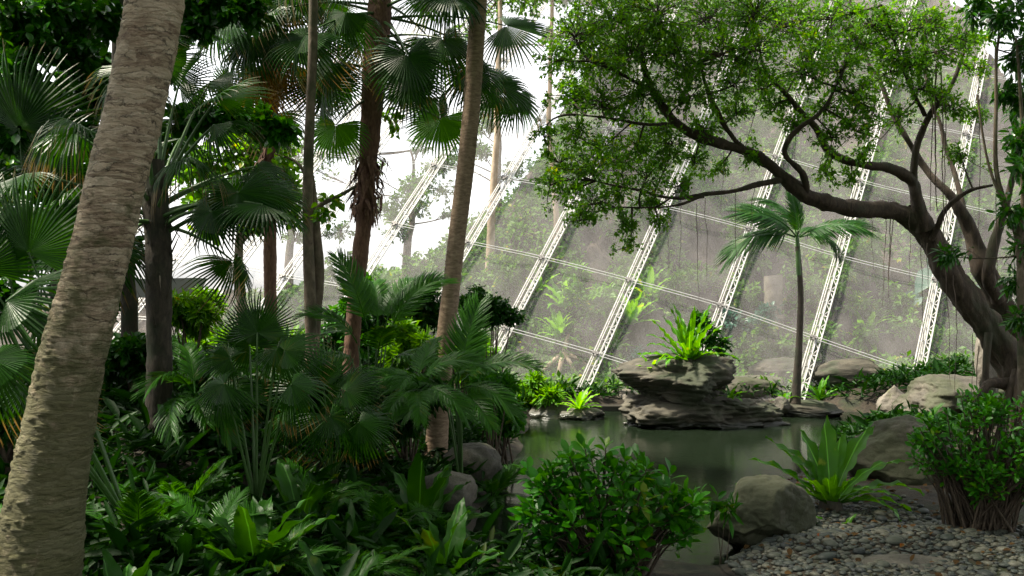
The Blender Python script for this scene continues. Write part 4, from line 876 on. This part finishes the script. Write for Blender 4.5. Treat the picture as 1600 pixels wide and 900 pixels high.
# dark-leaved tree at the right edge
t = thing('edge_tree', 'dark broad-leaved sapling with thin stems at the right edge', 'tree', P(1610, 640, 11)); fo = Foliage(55); st = []
for ln in [[(1600, 640, 11, .06), (1592, 480, 11, .05), (1590, 380, 11, .04), (1560, 280, 11, .028), (1558, 150, 11, .02), (1560, 40, 11, .014)], [(1591, 400, 11, .04), (1600, 300, 10.9, .03), (1594, 180, 10.9, .02), (1585, 60, 10.8, .014)], [(1570, 330, 11, .02), (1545, 250, 11, .015), (1530, 150, 11, .01)]]:
    b = MB(); c, _ = polytube(A([[*P(a, q, d), rr] for a, q, d, rr in ln]), 30, 8, b, .04, 9); b.build('stem', M['slim_bark'], t); st.append(c)
st = np.vstack(st)
for px, py, rp in [(1590, 20, 34), (1560, 35, 22), (1595, 90, 30), (1600, 160, 30), (1590, 220, 24), (1600, 270, 30), (1582, 330, 24), (1600, 390, 28), (1585, 440, 20), (1600, 500, 26), (1570, 150, 14), (1640, 60, 60), (1650, 200, 60), (1660, 350, 60), (1520, 20, 20), (1480, 400, 10)]:
    c = P(px, py, 11+fo.r.normal(0, .2)); j = np.argmin(np.linalg.norm(st-c, axis=1)); rw = rp/F*11; fo.cluster(c, rw, int(5+90*rw), 9, st[j], .01)
fo.build(t, M['broad'], T_NARROW, (.1, .17))

# ------------------------------------------------------------------ trees on the left
t = thing('broadleaf_tree', 'dense glossy broad-leaved tree filling the upper left corner', 'tree', P(170, 620, 12)); fo = Foliage(66); st = []
for ln in [[(206, 740, 12, .13), (205, 660, 12, .12), (200, 450, 12, .1), (190, 250, 12, .09), (185, 60, 12, .085), (180, -120, 12, .07), (170, -300, 12, .05)], [(188, 150, 12, .05), (120, 90, 11.5, .035), (40, 60, 11, .02)], [(190, 200, 12, .04), (120, 200, 11.4, .03), (60, 200, 10.8, .02)], [(186, 60, 12, .05), (260, 20, 11.8, .03), (340, 10, 11.6, .02)], [(184, 20, 12, .04), (100, -40, 11.5, .03), (20, -60, 11, .02)], [(195, 190, 12, .035), (280, 195, 11.5, .025), (360, 190, 11.2, .018), (440, 200, 11, .01)]]:
    b = MB(); c, _ = polytube(A([[*P(a, q, d), rr] for a, q, d, rr in ln]), 30, 9, b, .05, 12, .08); b.build('trunk' if ln[0][3] > .1 else 'limb', M['dark_bark'], t); st.append(c)
st = np.vstack(st)
for px, py, rp, d in [(30, 20, 50, 10.5), (100, 20, 50, 11), (160, 30, 40, 11.2), (50, 80, 45, 10.5), (120, 90, 42, 11), (20, 140, 40, 10.3), (80, 160, 40, 10.8), (150, 150, 35, 11.2), (60, 205, 32, 10.4), (120, 215, 30, 10.8), (20, 215, 26, 10.2), (300, 20, 34, 11.5), (350, 15, 32, 11.5), (310, 45, 22, 11.5), (395, 20, 30, 11.6), (330, 180, 26, 11.2), (370, 185, 22, 11.1), (410, 195, 22, 11), (440, 210, 16, 11), (290, 190, 24, 11.3), (30, 280, 40, 11.8), (110, 290, 40, 12), (170, 260, 30, 12.2), (260, 60, 30, 12), (60, 360, 40, 12.6), (10, 400, 40, 12.4)]:
    c = P(px, py, d); j = np.argmin(np.linalg.norm(st-c, axis=1)); rw = rp/F*d*1.15; fo.cluster(c, (rw, rw*1.2, rw*.8), int(8+85*rw), 10, st[j], .014)
f2 = Foliage(67)
for _ in range(140):  # unseen clusters added overhead to darken the left bank and foreground
    c = A([f2.r.uniform(-11, .5), f2.r.uniform(-1, 12.5), f2.r.uniform(6.8, 10)]); c[2] = max(c[2], H+.35*c[1]+.5)
    if c[0] > -3.2 and c[1] > 6.5: continue
    f2.cluster(c, f2.r.uniform(.8, 1.2)*A([1, 1, .5]), 24, 11, None, .02)
f2.build(t, M['broad'], T_S, (.18, .3), twig=False)
for _ in range(40):  # clusters out of view at the left, added to keep that side dark
    c = A([fo.r.uniform(-9, -6), fo.r.uniform(5, 14), fo.r.uniform(.8, 6)]); c[0] = min(c[0], -.56*c[1]-.4); fo.cluster(c, fo.r.uniform(.6, .9), 22, 11, None, .02)
fo.build(t, M['broad'], T_L, (.11, .19))
def bush_tree(name, label, base, trunk, clusters, matl, tpl, size, seed, bark, ntw=70, nl=12, cat='tree', group=None, zf=.85):
    t = thing(name, label, cat, base, group); fo = Foliage(seed); st = []
    for ln in trunk:
        b = MB(); c, _ = polytube(A([[*P(a, q, d), rr] for a, q, d, rr in ln]), 24, 9, b, .05, seed, .08); b.build('trunk' if ln is trunk[0] else 'limb', bark, t); st.append(c)
    st = np.vstack(st)
    for px, py, rp, d in clusters:
        c = P(px, py, d); j = np.argmin(np.linalg.norm(st-c, axis=1)); rw = rp/F*d; fo.cluster(c, (rw, rw, rw*zf), int(6+ntw*rw), nl, st[j], .014)
    fo.build(t, matl, tpl, size); return t
bush_tree('light_tree', 'sunlit pale green tree seen behind the slim trunk', on(370, 19.5), [[(380, 560, 19.5, .12), (375, 420, 19.5, .1), (380, 300, 19.5, .07), (390, 220, 19.5, .04)], [(377, 380, 19.5, .05), (430, 320, 19.4, .03), (460, 290, 19.3, .02)], [(378, 340, 19.5, .05), (330, 290, 19.4, .03), (300, 260, 19.3, .02)]],
    [(340, 250, 42, 19.5), (390, 240, 44, 19.3), (430, 265, 38, 19.2), (370, 300, 42, 19.4), (320, 310, 38, 19.6), (430, 315, 34, 19.2), (400, 210, 38, 19.4), (350, 200, 36, 19.5), (300, 270, 36, 19.6), (455, 300, 22, 19.2), (400, 350, 28, 19.3), (330, 355, 26, 19.5), (440, 230, 24, 19.2), (290, 220, 32, 19.8)], M['light'], T_L, (.12, .2), 81, M['slim_bark'], 62, 10)

bush_tree('shadow_tree', 'dim leafy tree standing behind the leaning trunk at the far left', on(90, 15), [[(95, 640, 15, .16), (92, 400, 15, .14), (98, 200, 15, .11), (105, 20, 15, .08), (110, -150, 15, .05)], [(96, 250, 15, .06), (180, 160, 14.8, .04), (260, 110, 14.6, .02)], [(95, 320, 15, .06), (30, 260, 14.8, .04), (-40, 230, 14.6, .02)]],
    [(x+dx, y+dy, 52, 15+.8*dx/40) for x, y in ((0, 0), (80, 0), (160, 0), (240, -5), (320, -10), (0, 80), (80, 80), (160, 80), (240, 80), (-10, 160), (60, 160), (140, 160), (215, 150), (0, 240), (80, 240), (160, 240), (225, 215), (0, 320), (80, 320), (160, 320), (40, 400), (120, 400), (190, 390), (10, 470), (90, 470), (170, 470), (-60, 60), (-60, 200), (-60, 350)) for dx, dy in ((np.sin(x*3.1+y)*22, np.cos(x+y*1.7)*22),)], M['bush'], T_M, (.13, .21), 82, M['dark_bark'], 66, 11)
# ------------------------------------------------------------------ bushes of the left bank
def bx(label, px, py, d, rp, n, matl, tpl, size, seed, name='bank_bush', ntw=30, nl=12, sq=.7, stemr=.02):
    r = np.random.default_rng(seed); c = P(px, py, d); rw = rp/F*d; base = on(px, d); base[2] = min(base[2], c[2]-rw*.5)
    cl = [(*(c+r.normal(0, .45, 3)*rw*A([1, .7, sq])), rw*r.uniform(.4, .6)) for _ in range(n)]
    return shrub(name, label, base, cl, matl, tpl, size, seed, ntw, nl, stemr=stemr)
bx('round dark bush just left of the ringed trunk', 660, 490, 14.4, 48, 9, M['bush'], T_M, (.06, .1), 1)
bx('dark glossy bush just right of the ringed trunk', 765, 492, 14.6, 42, 8, M['bush'], T_M, (.06, .1), 2)
bx('thin upright bamboo-like shrub between the two mid trunks', 630, 545, 12.8, 42, 8, M['light'], T_NM, (.09, .16), 3)
bx('yellow-green leafy clump on the far left shore rock', 842, 618, 20.4, 30, 8, M['light'], T_NM, (.14, .24), 4, sq=.9)
bx('low bright shrub under the drooping frond near the pond', 770, 600, 13.5, 40, 8, M['shrub'], T_NM, (.1, .16), 5)
bx('pale shrub behind the slim tree close to the net', 350, 560, 16.5, 60, 9, M['light'], T_NM, (.14, .22), 6)
bx('dense dark shrub low in the shade below the dark fan palm', 345, 618, 9.4, 66, 10, M['bush'], T_M, (.09, .14), 7)
bx('low dark shrub under the slim twin stems', 470, 605, 11.2, 60, 9, M['bush'], T_M, (.08, .13), 8)
bx('narrow-leaved dark shrub on the bank under the ringed trunk', 640, 625, 11.8, 60, 9, M['bush'], T_NM, (.11, .17), 9)
bx('low leafy shrub beside the pond at mid left', 790, 650, 14, 40, 7, M['shrub'], T_M, (.08, .13), 10)
bx('shaded leafy shrub at the left of the leaning trunk foot', 15, 650, 8, 60, 8, M['bush'], T_M, (.09, .15), 11)
bx('deep shade bush between leaning trunk and dark fan palm', 205, 560, 11, 50, 8, M['bush'], T_M, (.09, .15), 12)
bx('bright small shrub seen between the dark palm and the low fan palm', 295, 500, 12.5, 42, 8, M['light'], T_NM, (.1, .18), 13)
bx('rounded green bush on the far bank behind the feather palms', 540, 500, 17, 60, 9, M['shrub'], T_M, (.1, .16), 14)
bx('pale leafy bush beside the far bank net foot', 720, 560, 18, 60, 9, M['light'], T_M, (.1, .16), 15)
nest_fern('shore_fern', 'yellow-green strap-leaved clump on the light shore rock by the ledge', P(905, 640, 19.8), 22, .55, 31, STRAPS_H, (80, 15))
nest_fern('rosette_plant', 'narrow green rosette on the planter rock beside the young palm', P(1282, 626, 20.4), 18, .55, 32, STRAPS, (80, 15))
nest_fern('rosette_plant', 'low green rosette at the left foot of the young palm', P(1226, 625, 20.3), 10, .34, 33, STRAPS, (70, 10))

# ferns and plants on the rock islet
nest_fern('islet_fern', 'large bright nest fern crowning the dark rock islet', P(1077, 568, 19.1), 34, 1.25, 34, STRAPS_N, (86, 14))
nest_fern('islet_fern', 'small lacy fern on the left shoulder of the islet', P(1020, 582, 18.9), 14, .5, 35, STRAPS_H, (70, -5))
shrub('islet_shrub', 'dark glossy shrub behind the fern on the islet', P(1105, 570, 19.3), [(*P(1105, 520, 19.4), .3), (*P(1120, 540, 19.3), .3), (*P(1098, 500, 19.4), .2)], M['bush'], T_M, (.1, .16), 36, 16, 9)
nest_fern('islet_sprig', 'small grassy tuft at the right foot of the islet top', P(1142, 622, 18.6), 12, .4, 37, STRAPS, (80, 0))

# ------------------------------------------------------------------ foreground plants
r = np.random.default_rng(40); base = P(1298, 822, 10.6); base[2] = gz(base[0], base[1])+.05
t = nest_fern('front_fern', 'large bright nest fern on the pebbled right foreground', base, 0, 1., 41)
for az, el, L, k in [(175, 42, 1.0, 0), (168, 28, 1.05, 4), (160, 55, 1.0, 2), (140, 62, .9, 4), (115, 70, .95, 0), (80, 80, 1.02, 2), (60, 66, .9, 2), (40, 55, 1.15, 2), (20, 45, 1.05, 4), (8, 24, 1.15, 1), (-8, 12, 1.0, 3), (-30, 16, .85, 3), (200, 34, .8, 4), (250, 50, .6, 2), (285, 58, .55, 0), (320, 45, .62, 4), (225, 48, .65, 0), (100, 50, .8, 0), (265, 66, .5, 2), (340, 30, .75, 1)]:
    a, e = math.radians(az+r.normal(0, 3)), math.radians(el); h = A([math.cos(a), math.sin(a), 0]); f = h*math.cos(e)+A([0, 0, math.sin(e)])
    link('leaf', STRAPS[k], t, basis(f, -h*math.sin(e)+A([0, 0, math.cos(e)])+r.normal(0, .12, 3), base+h*.04, L*.98))
b = MB(); b.tube(A([base-A([0, 0, .12]), base+A([0, 0, .02]), base+A([0, 0, .1])]), A([.15, .13, .06]), 10); b.build('root_stock', M['dark_bark'], t)
nest_fern('grass_tuft', 'thin grassy tuft under the big foreground fern', P(1305, 845, 10.1), 16, .36, 42, STRAPS, (70, 5))

def rosette_shrub(name, label, base, cl, seed, matl, tpl, size, parts, tips, per):
    t = thing(name, label, 'shrub', base); fo = Foliage(seed); r = fo.r; b = MB(); base = A(base, float)
    for cx, cy, d, rp in cl:
        for _ in range(tips):
            c = P(cx, cy, d); rw = rp/F*d; u = nrm(r.normal(0, 1, 3)+A([0, -.3, .5])); tip = c+u*rw*r.uniform(.5, 1.15)
            b0 = base+A([(c[0]-base[0])*.25, (c[1]-base[1])*.25, 0])+r.normal(0, .1, 3)*A([1, 1, .2]); p = bez(b0, (b0+c)/2+A([0, 0, .1]), tip, 9); b.tube(p, np.linspace(.014, .005, 9), 4, False)
            fo.rosette(tip, nrm(tip-c)*.5+A([0, 0, .8])+r.normal(0, .2, 3), per, 1., .05)
    b.build('stem', M['twig'], t); fo.build(t, matl, tpl, size, parts=parts, partmesh=tpl_mesh('leaf', tpl, matl)); return t
rosette_shrub('front_shrub', 'rounded shrub of glossy leaf rosettes at the near water edge', A([.85, 8.3, .12]), [(870, 770, 8.2, 50), (930, 750, 8.2, 55), (985, 770, 8.2, 60), (1040, 790, 8.3, 50), (900, 820, 8.1, 60), (970, 830, 8.1, 60), (1060, 820, 8.3, 36), (850, 800, 8.2, 40)], 51, M['shrub'], T_OBO, (.11, .17), 300, 18, 9)
rosette_shrub('right_shrub', 'dense fine-leaved green shrub at the lower right edge', A([4.7, 9.6, .3]), [(1480, 700, 9.6, 50), (1540, 670, 9.5, 50), (1590, 660, 9.5, 50), (1510, 740, 9.5, 50), (1570, 730, 9.4, 55), (1620, 710, 9.4, 55), (1450, 680, 9.7, 26), (1530, 640, 9.6, 30), (1610, 750, 9.3, 36), (1460, 725, 9.6, 30), (1540, 752, 9.3, 30)], 52, M['shrub'], T_OBO, (.065, .11), 300, 24, 8)
bx('thin leafy sprig in front of the sandy boulder', 1130, 800, 9.3, 20, 3, M['shrub'], T_NM, (.14, .22), 53, ntw=4, nl=4, name='sprig', stemr=.005)
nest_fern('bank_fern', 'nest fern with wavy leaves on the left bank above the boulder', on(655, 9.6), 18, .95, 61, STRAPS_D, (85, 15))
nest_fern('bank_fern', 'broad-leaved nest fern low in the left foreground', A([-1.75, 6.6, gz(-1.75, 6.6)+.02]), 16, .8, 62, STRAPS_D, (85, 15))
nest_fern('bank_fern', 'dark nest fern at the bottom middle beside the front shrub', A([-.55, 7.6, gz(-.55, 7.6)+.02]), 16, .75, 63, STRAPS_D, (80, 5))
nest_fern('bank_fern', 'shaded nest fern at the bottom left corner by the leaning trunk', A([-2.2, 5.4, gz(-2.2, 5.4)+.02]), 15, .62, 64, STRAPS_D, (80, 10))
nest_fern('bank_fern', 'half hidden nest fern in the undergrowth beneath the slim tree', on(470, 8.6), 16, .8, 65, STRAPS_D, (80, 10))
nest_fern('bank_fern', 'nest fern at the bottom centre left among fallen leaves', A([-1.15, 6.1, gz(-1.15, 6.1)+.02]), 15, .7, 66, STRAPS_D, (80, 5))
for lab, px, d, L, s_ in [('mid-height sword fern below the dark fan palm', 280, 7.6, .6, 71), ('sword fern among fallen leaves left of the low fan palm', 330, 6.9, .55, 72), ('sword fern right of the leaning trunk foot', 215, 6.8, .55, 73), ('sword fern under the slim twin stems', 500, 9.2, .65, 74), ('sword fern on the bank under the feather palms', 600, 8.8, .6, 75), ('sword fern near the bank boulders', 690, 8.9, .55, 76), ('sword fern in the bottom left corner', 40, 6.6, .5, 77), ('sword fern at the bottom below the slim tree', 420, 6.7, .5, 78), ('sword fern low at bottom middle', 560, 7.2, .5, 79), ('sword fern beside the pond under the dark glossy bush', 770, 12.3, .6, 80), ('sword fern on the right bank below the broad boulder', 1440, 15.5, .6, 81), ('sword fern at the fig tree foot', 1535, 13.2, .6, 82)]:
    q = on(px, d); t = thing('sword_fern', lab, 'fern', q); pin_crown(t, q+A([0, 0, .03]), 14, np.random.default_rng(s_), (L*.8, L*1.1), (70, 15), PINS, 0.)
def cover():
    r = np.random.default_rng(70); N = 13000; x = r.uniform(-9, 10.5, N); y = r.uniform(4.5, 22.2, N); k = (pond_sd(x, y) > .25) & ((x < 1) | ((y > 13.5) & (vn(np.stack([x, y, 0*x], -1)*1.3, 3) > -.1)) | (y > 21.3)); x, y = x[k], y[k]; n = len(x)
    z = hgt(x, y); b = MB(); pos = np.repeat(np.stack([x, y, z], -1), 7, 0); n = len(pos); pos[:, 2] += r.uniform(.0, .22, n); pos[:, :2] += r.normal(0, .08, (n, 2)); d = r.normal(0, 1, (n, 3)); d[:, 2] = r.uniform(.0, 1.3, n)
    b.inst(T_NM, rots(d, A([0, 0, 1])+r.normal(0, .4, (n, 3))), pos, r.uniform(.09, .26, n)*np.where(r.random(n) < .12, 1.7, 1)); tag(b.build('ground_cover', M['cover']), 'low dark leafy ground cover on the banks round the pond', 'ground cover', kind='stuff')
cover()

# ------------------------------------------------------------------ hillside behind the net
def hillpt(px, py):
    """Where the view ray through a photo pixel meets the hillside."""
    d = np.linspace(22.5, 45, 400); x = (px-800)/F*d; z = H+(450-py)/F*d; g = hgt(x, d); k = np.argmax(g > z); k = k if g[k] > z[k] else 399
    return A([x[k], d[k], g[k]])
for lab, px, py, n, L in [('big pale nest fern behind the net above the exposed roots', 880, 490, 24, 1.1), ('nest fern behind the net just left of the third visible rib', 872, 530, 20, .95), ('nest fern behind the net in the bay left of the islet', 985, 512, 22, 1.05), ('small nest fern high behind the net above the islet', 1012, 468, 18, 1.0),
        ('nest fern on the slope behind the young palm, right side', 1352, 535, 24, 1.15), ('pale nest fern at far left of the slope behind the net', 838, 470, 20, .95), ('bluish fern low behind the net next to the rib', 960, 548, 14, .7)]:
    nest_fern('hillside_fern', lab, hillpt(px, py), n, L, int(px), STRAPS_H, (82, 5), 'ferns growing on the slope behind the net')
def hb(label, px, py, rp, n, matl, tpl, size, seed, ntw=20, nl=10, sq=.7, lift=.3, name='hillside_shrub'):
    r = np.random.default_rng(seed); h = hillpt(px, py+rp*.5); rw = rp/F*h[1]; c = h+A([0, -.25*rw, rw*lift])
    cl = []
    for _ in range(n):
        q = c+r.normal(0, .5, 3)*rw*A([1, .5, sq]); k = rw*r.uniform(.4, .6); gap = float(A([.0497, .8576, -.6697])@(q-A([0, 0, H])))-20.52-k-.3
        if gap < 0: q = q-NN*gap
        cl.append((*q, k))
    return shrub(name, label, h, cl, matl, tpl, size, seed, ntw, nl, stemr=.025, group='shrubs on the slope behind the net')
HB = [('feathery bright shrub behind the net left of the ferns', 920, 462, 60, 'light', T_M), ('pale leafy shrub high behind the net above the rail', 1095, 420, 60, 'hill', T_M), ('shrub with drooping leaves behind the young palm trunk', 1290, 450, 50, 'hill', T_NM), ('low green shrub behind the net right of the young palm', 1290, 540, 50, 'hill', T_M),
      ('dim shrub behind the net below the concrete stump', 1170, 545, 45, 'hill', T_M), ('bushy shrub behind the net left of the last rib', 1400, 480, 50, 'hill', T_M), ('dark shrub at the slope foot behind the big boulder', 1470, 540, 46, 'hill', T_M), ('small shrub behind the net at the far right bay', 1520, 480, 46, 'hill', T_M), ('pale shrub above the stump behind the net', 1180, 380, 56, 'hill', T_M),
      ('shrub high on the slope under the fig limb', 1330, 380, 60, 'hill', T_M), ('shrub on the slope above the pale nest fern', 840, 420, 56, 'hill', T_M), ('hazy shrub on the slope right of the ringed trunk', 780, 440, 50, 'hill', T_M), ('hazy shrub behind the net left of the ringed trunk', 655, 440, 60, 'hill', T_M), ('hazy low shrub behind the net left of the shaggy trunk', 520, 450, 60, 'hill', T_M),
      ('large hazy shrub high on the slope at centre', 960, 340, 80, 'hill', T_M), ('large hazy shrub high on the slope behind the fig leaves', 1060, 260, 90, 'hill', T_M), ('hazy shrub high behind the fig crown', 1200, 200, 100, 'hill', T_M), ('hazy shrub at upper right behind the fig crown', 1400, 220, 100, 'hill', T_M), ('upper hazy shrub near the right rib', 1520, 330, 80, 'hill', T_M), ('hazy shrub at the very top right of the slope', 1540, 120, 90, 'hill', T_M), ('fern-like shrub low at the foot of the slope by the islet', 1045, 560, 36, 'grey', T_NM), ('small bluish shrub behind the net right of the islet fern', 1170, 500, 40, 'grey', T_M)]
for i, (lab, px, py, rp, m_, tp) in enumerate(HB): hb(lab, px, py, rp, 7, M[m_], tp, (.1, .19), 200+i, 18 if rp > 70 else 24, 11)
h = hillpt(1455, 490); t = thing('elephant_ear', 'big drooping blue-green leaves behind the net left of the fig trunk', 'plant', h); me = tpl_mesh('ear_leaf', T_EAR, M['grey'])
for tx, ty, L in [(1400, 470, .75), (1425, 435, .8), (1390, 500, .6), (1470, 440, .6), (1440, 400, .7), (1500, 460, .7)]:
    p1 = P(tx+35, ty-12, h[1]-.6); o = link('leaf', me, t, basis(P(tx, ty+20, h[1]-.9)-p1, A([.1, -.6, 1]), p1, L)); b = MB(); b.tube(bez(h, (h+p1)/2+A([0, 0, .3]), p1, 8), np.linspace(.03, .012, 8), 5); b.build('stalk', M['petiole'], o)
h = hillpt(1205, 505); t = thing('concrete_stump', 'pale weathered round stump standing on the slope behind the net', 'stump', h)
b = MB(); s_ = np.linspace(-.3, 1.12, 20); a_ = np.arange(28)/28*2*np.pi; v = A([[[h[0]+.24*(1+.03*vn(A([math.cos(q)*2, math.sin(q)*2, z*3]), 1)+(.12 if z < .15 else 0))*math.cos(q), h[1]-.2+.24*math.sin(q), h[2]+z+.02*math.cos(q)] for q in a_] for z in s_]); b.grid(v, wrap=True); b.add(v[-1], [list(range(28))]); b.build('shaft', M['concrete'], t)
b = MB(); b.tube(A([[h[0], h[1]-.2, h[2]+.02], [h[0], h[1]-.2, h[2]+.1]]), .34, 24); b.build('footing', M['concrete'], t)
for lab, x0, x1, y0, y1, w in [('pale straight trunk behind the net right of the ringed palm', 762, 775, 470, 230, .12), ('faint pale trunk high behind the net at centre', 872, 858, 400, 180, .09)]:
    h = hillpt(x0, y0); d = h[1]; t = thing('pale_tree', lab, 'tree', h)
    b = MB(); polytube(A([[*P(x0, y0+20, d), w], [*P(x0+(x1-x0)*.4, (y0+y1)/2, d+.1), w*.9], [*P(x1, y1, d+.3), w*.75], [*P(x1+8, y1-260, d+1.), w*.5]]), 24, 10, b, .03, 3, .06); b.build('trunk', M['pale_bark'], t)
    fo = Foliage(int(x0)); c0 = P(x1+8, y1-240, d+1.)
    for q in range(9): fo.cluster(c0+fo.r.normal(0, .9, 3)*A([1, 1, .5]), .7, 22, 11, c0, .03)
    fo.build(t, M['hill'], T_S, (.09, .16))
h = hillpt(880, 560); t = thing('exposed_root', 'pale forked root sprawling on the slope behind the net', 'root', h)
b = MB()
for e in [(840, 590), (905, 600), (925, 580), (868, 605), (890, 520)]:
    q = hillpt(*e); b.tube(bez(h+A([0, -.1, .1]), (h+q)/2+A([0, -.25, .2]), q, 10), np.linspace(.075, .03, 10), 7)
b.build('fork', M['pale_bark'], t)
# trees on the hill crest, hazy through the net
TREES = [('hazy tree on the hill crest far left of the net', -6.5, 27.5, 4.5), ('hazy crest tree behind the shaggy fan palm', -3.2, 28.5, 4.5), ('hazy crest tree behind the ringed trunk', -.6, 30, 4), ('hazy crest tree at the centre top', 2.4, 32, 4.5), ('hazy crest tree behind the fig crown', 6.2, 33, 5), ('hazy crest tree at the top right', 10.2, 33, 5)]
for i, (lab, x, y, hh) in enumerate(TREES):
    r = np.random.default_rng(300+i); base = A([x, y, gz(x, y)]); t = thing('crest_tree', lab, 'tree', base, 'trees on the hill crest'); fo = Foliage(310+i)
    p = A([[*base-A([0, 0, .3]), .16], [*base+A([.1, 0, hh*.35]), .12], [*base+A([.25, .1, hh*.7]), .07], [*base+A([.2, .1, hh]), .03]]); b = MB(); c, _ = polytube(p, 24, 9, b, .1, i, .06); b.build('trunk', M['slim_bark'], t)
    for _ in range(16):
        q = base+A([r.normal(0, .9), r.normal(0, .8), hh*r.uniform(.45, 1.08)]); j = np.argmin(np.linalg.norm(c-q+A([0, 0, .5]), axis=1)); fo.cluster(q, r.uniform(.4, .7)*A([1, 1, .7]), 26, 12, c[j], .025)
    fo.build(t, M['hill'], T_S, (.08, .15))
def hill_cover():
    r = np.random.default_rng(90); N = 20000; x = r.uniform(-8, 14, N); y = r.uniform(22.2, 38, N); z = hgt(x, y); k = (vn(np.stack([x*.9, y*.9, 0*x], -1), 44) > -.4) & (z > .08); x, y, z = x[k], y[k], z[k]
    pos = np.repeat(np.stack([x, y, z], -1), 7, 0); n = len(pos); pos += r.normal(0, .11, (n, 3)); pos[:, 2] += .12; pos[:, 1] -= .1; d = r.normal(0, 1, (n, 3)); d[:, 1] -= .4; b = MB()
    b.inst(T_S, rots(d, A([0, -.5, 1])+r.normal(0, .5, (n, 3))), pos, r.uniform(.1, .22, n)); tag(b.build('hillside_undergrowth', M['hill']), 'mixed low undergrowth covering the slope behind the net', 'undergrowth', kind='stuff')
hill_cover()

# grey platform edge glimpsed behind the dark fan palm
t = thing('viewing_deck', 'grey wedge-ended deck panel glimpsed behind the dark fan palm', 'deck', P(262, 470, 17))
b = MB(); q = [P(200, 436, 17), P(305, 434, 17), P(288, 462, 17), P(200, 466, 17)]; back = [p + A([-.15, 1.2, 0]) for p in q]
b.add(A(q+back), [[0, 3, 2, 1], [4, 5, 6, 7], [0, 1, 5, 4], [1, 2, 6, 5], [2, 3, 7, 6], [3, 0, 4, 7]]); b.build('fascia', M['panelgrey'], t, smooth=False)
for px in (212, 262):
    b = MB(); b.tube(A([P(px, 462, 17.4), P(px, 640, 17.4)]), .05, 8); b.build('post', M['panelgrey'], t)
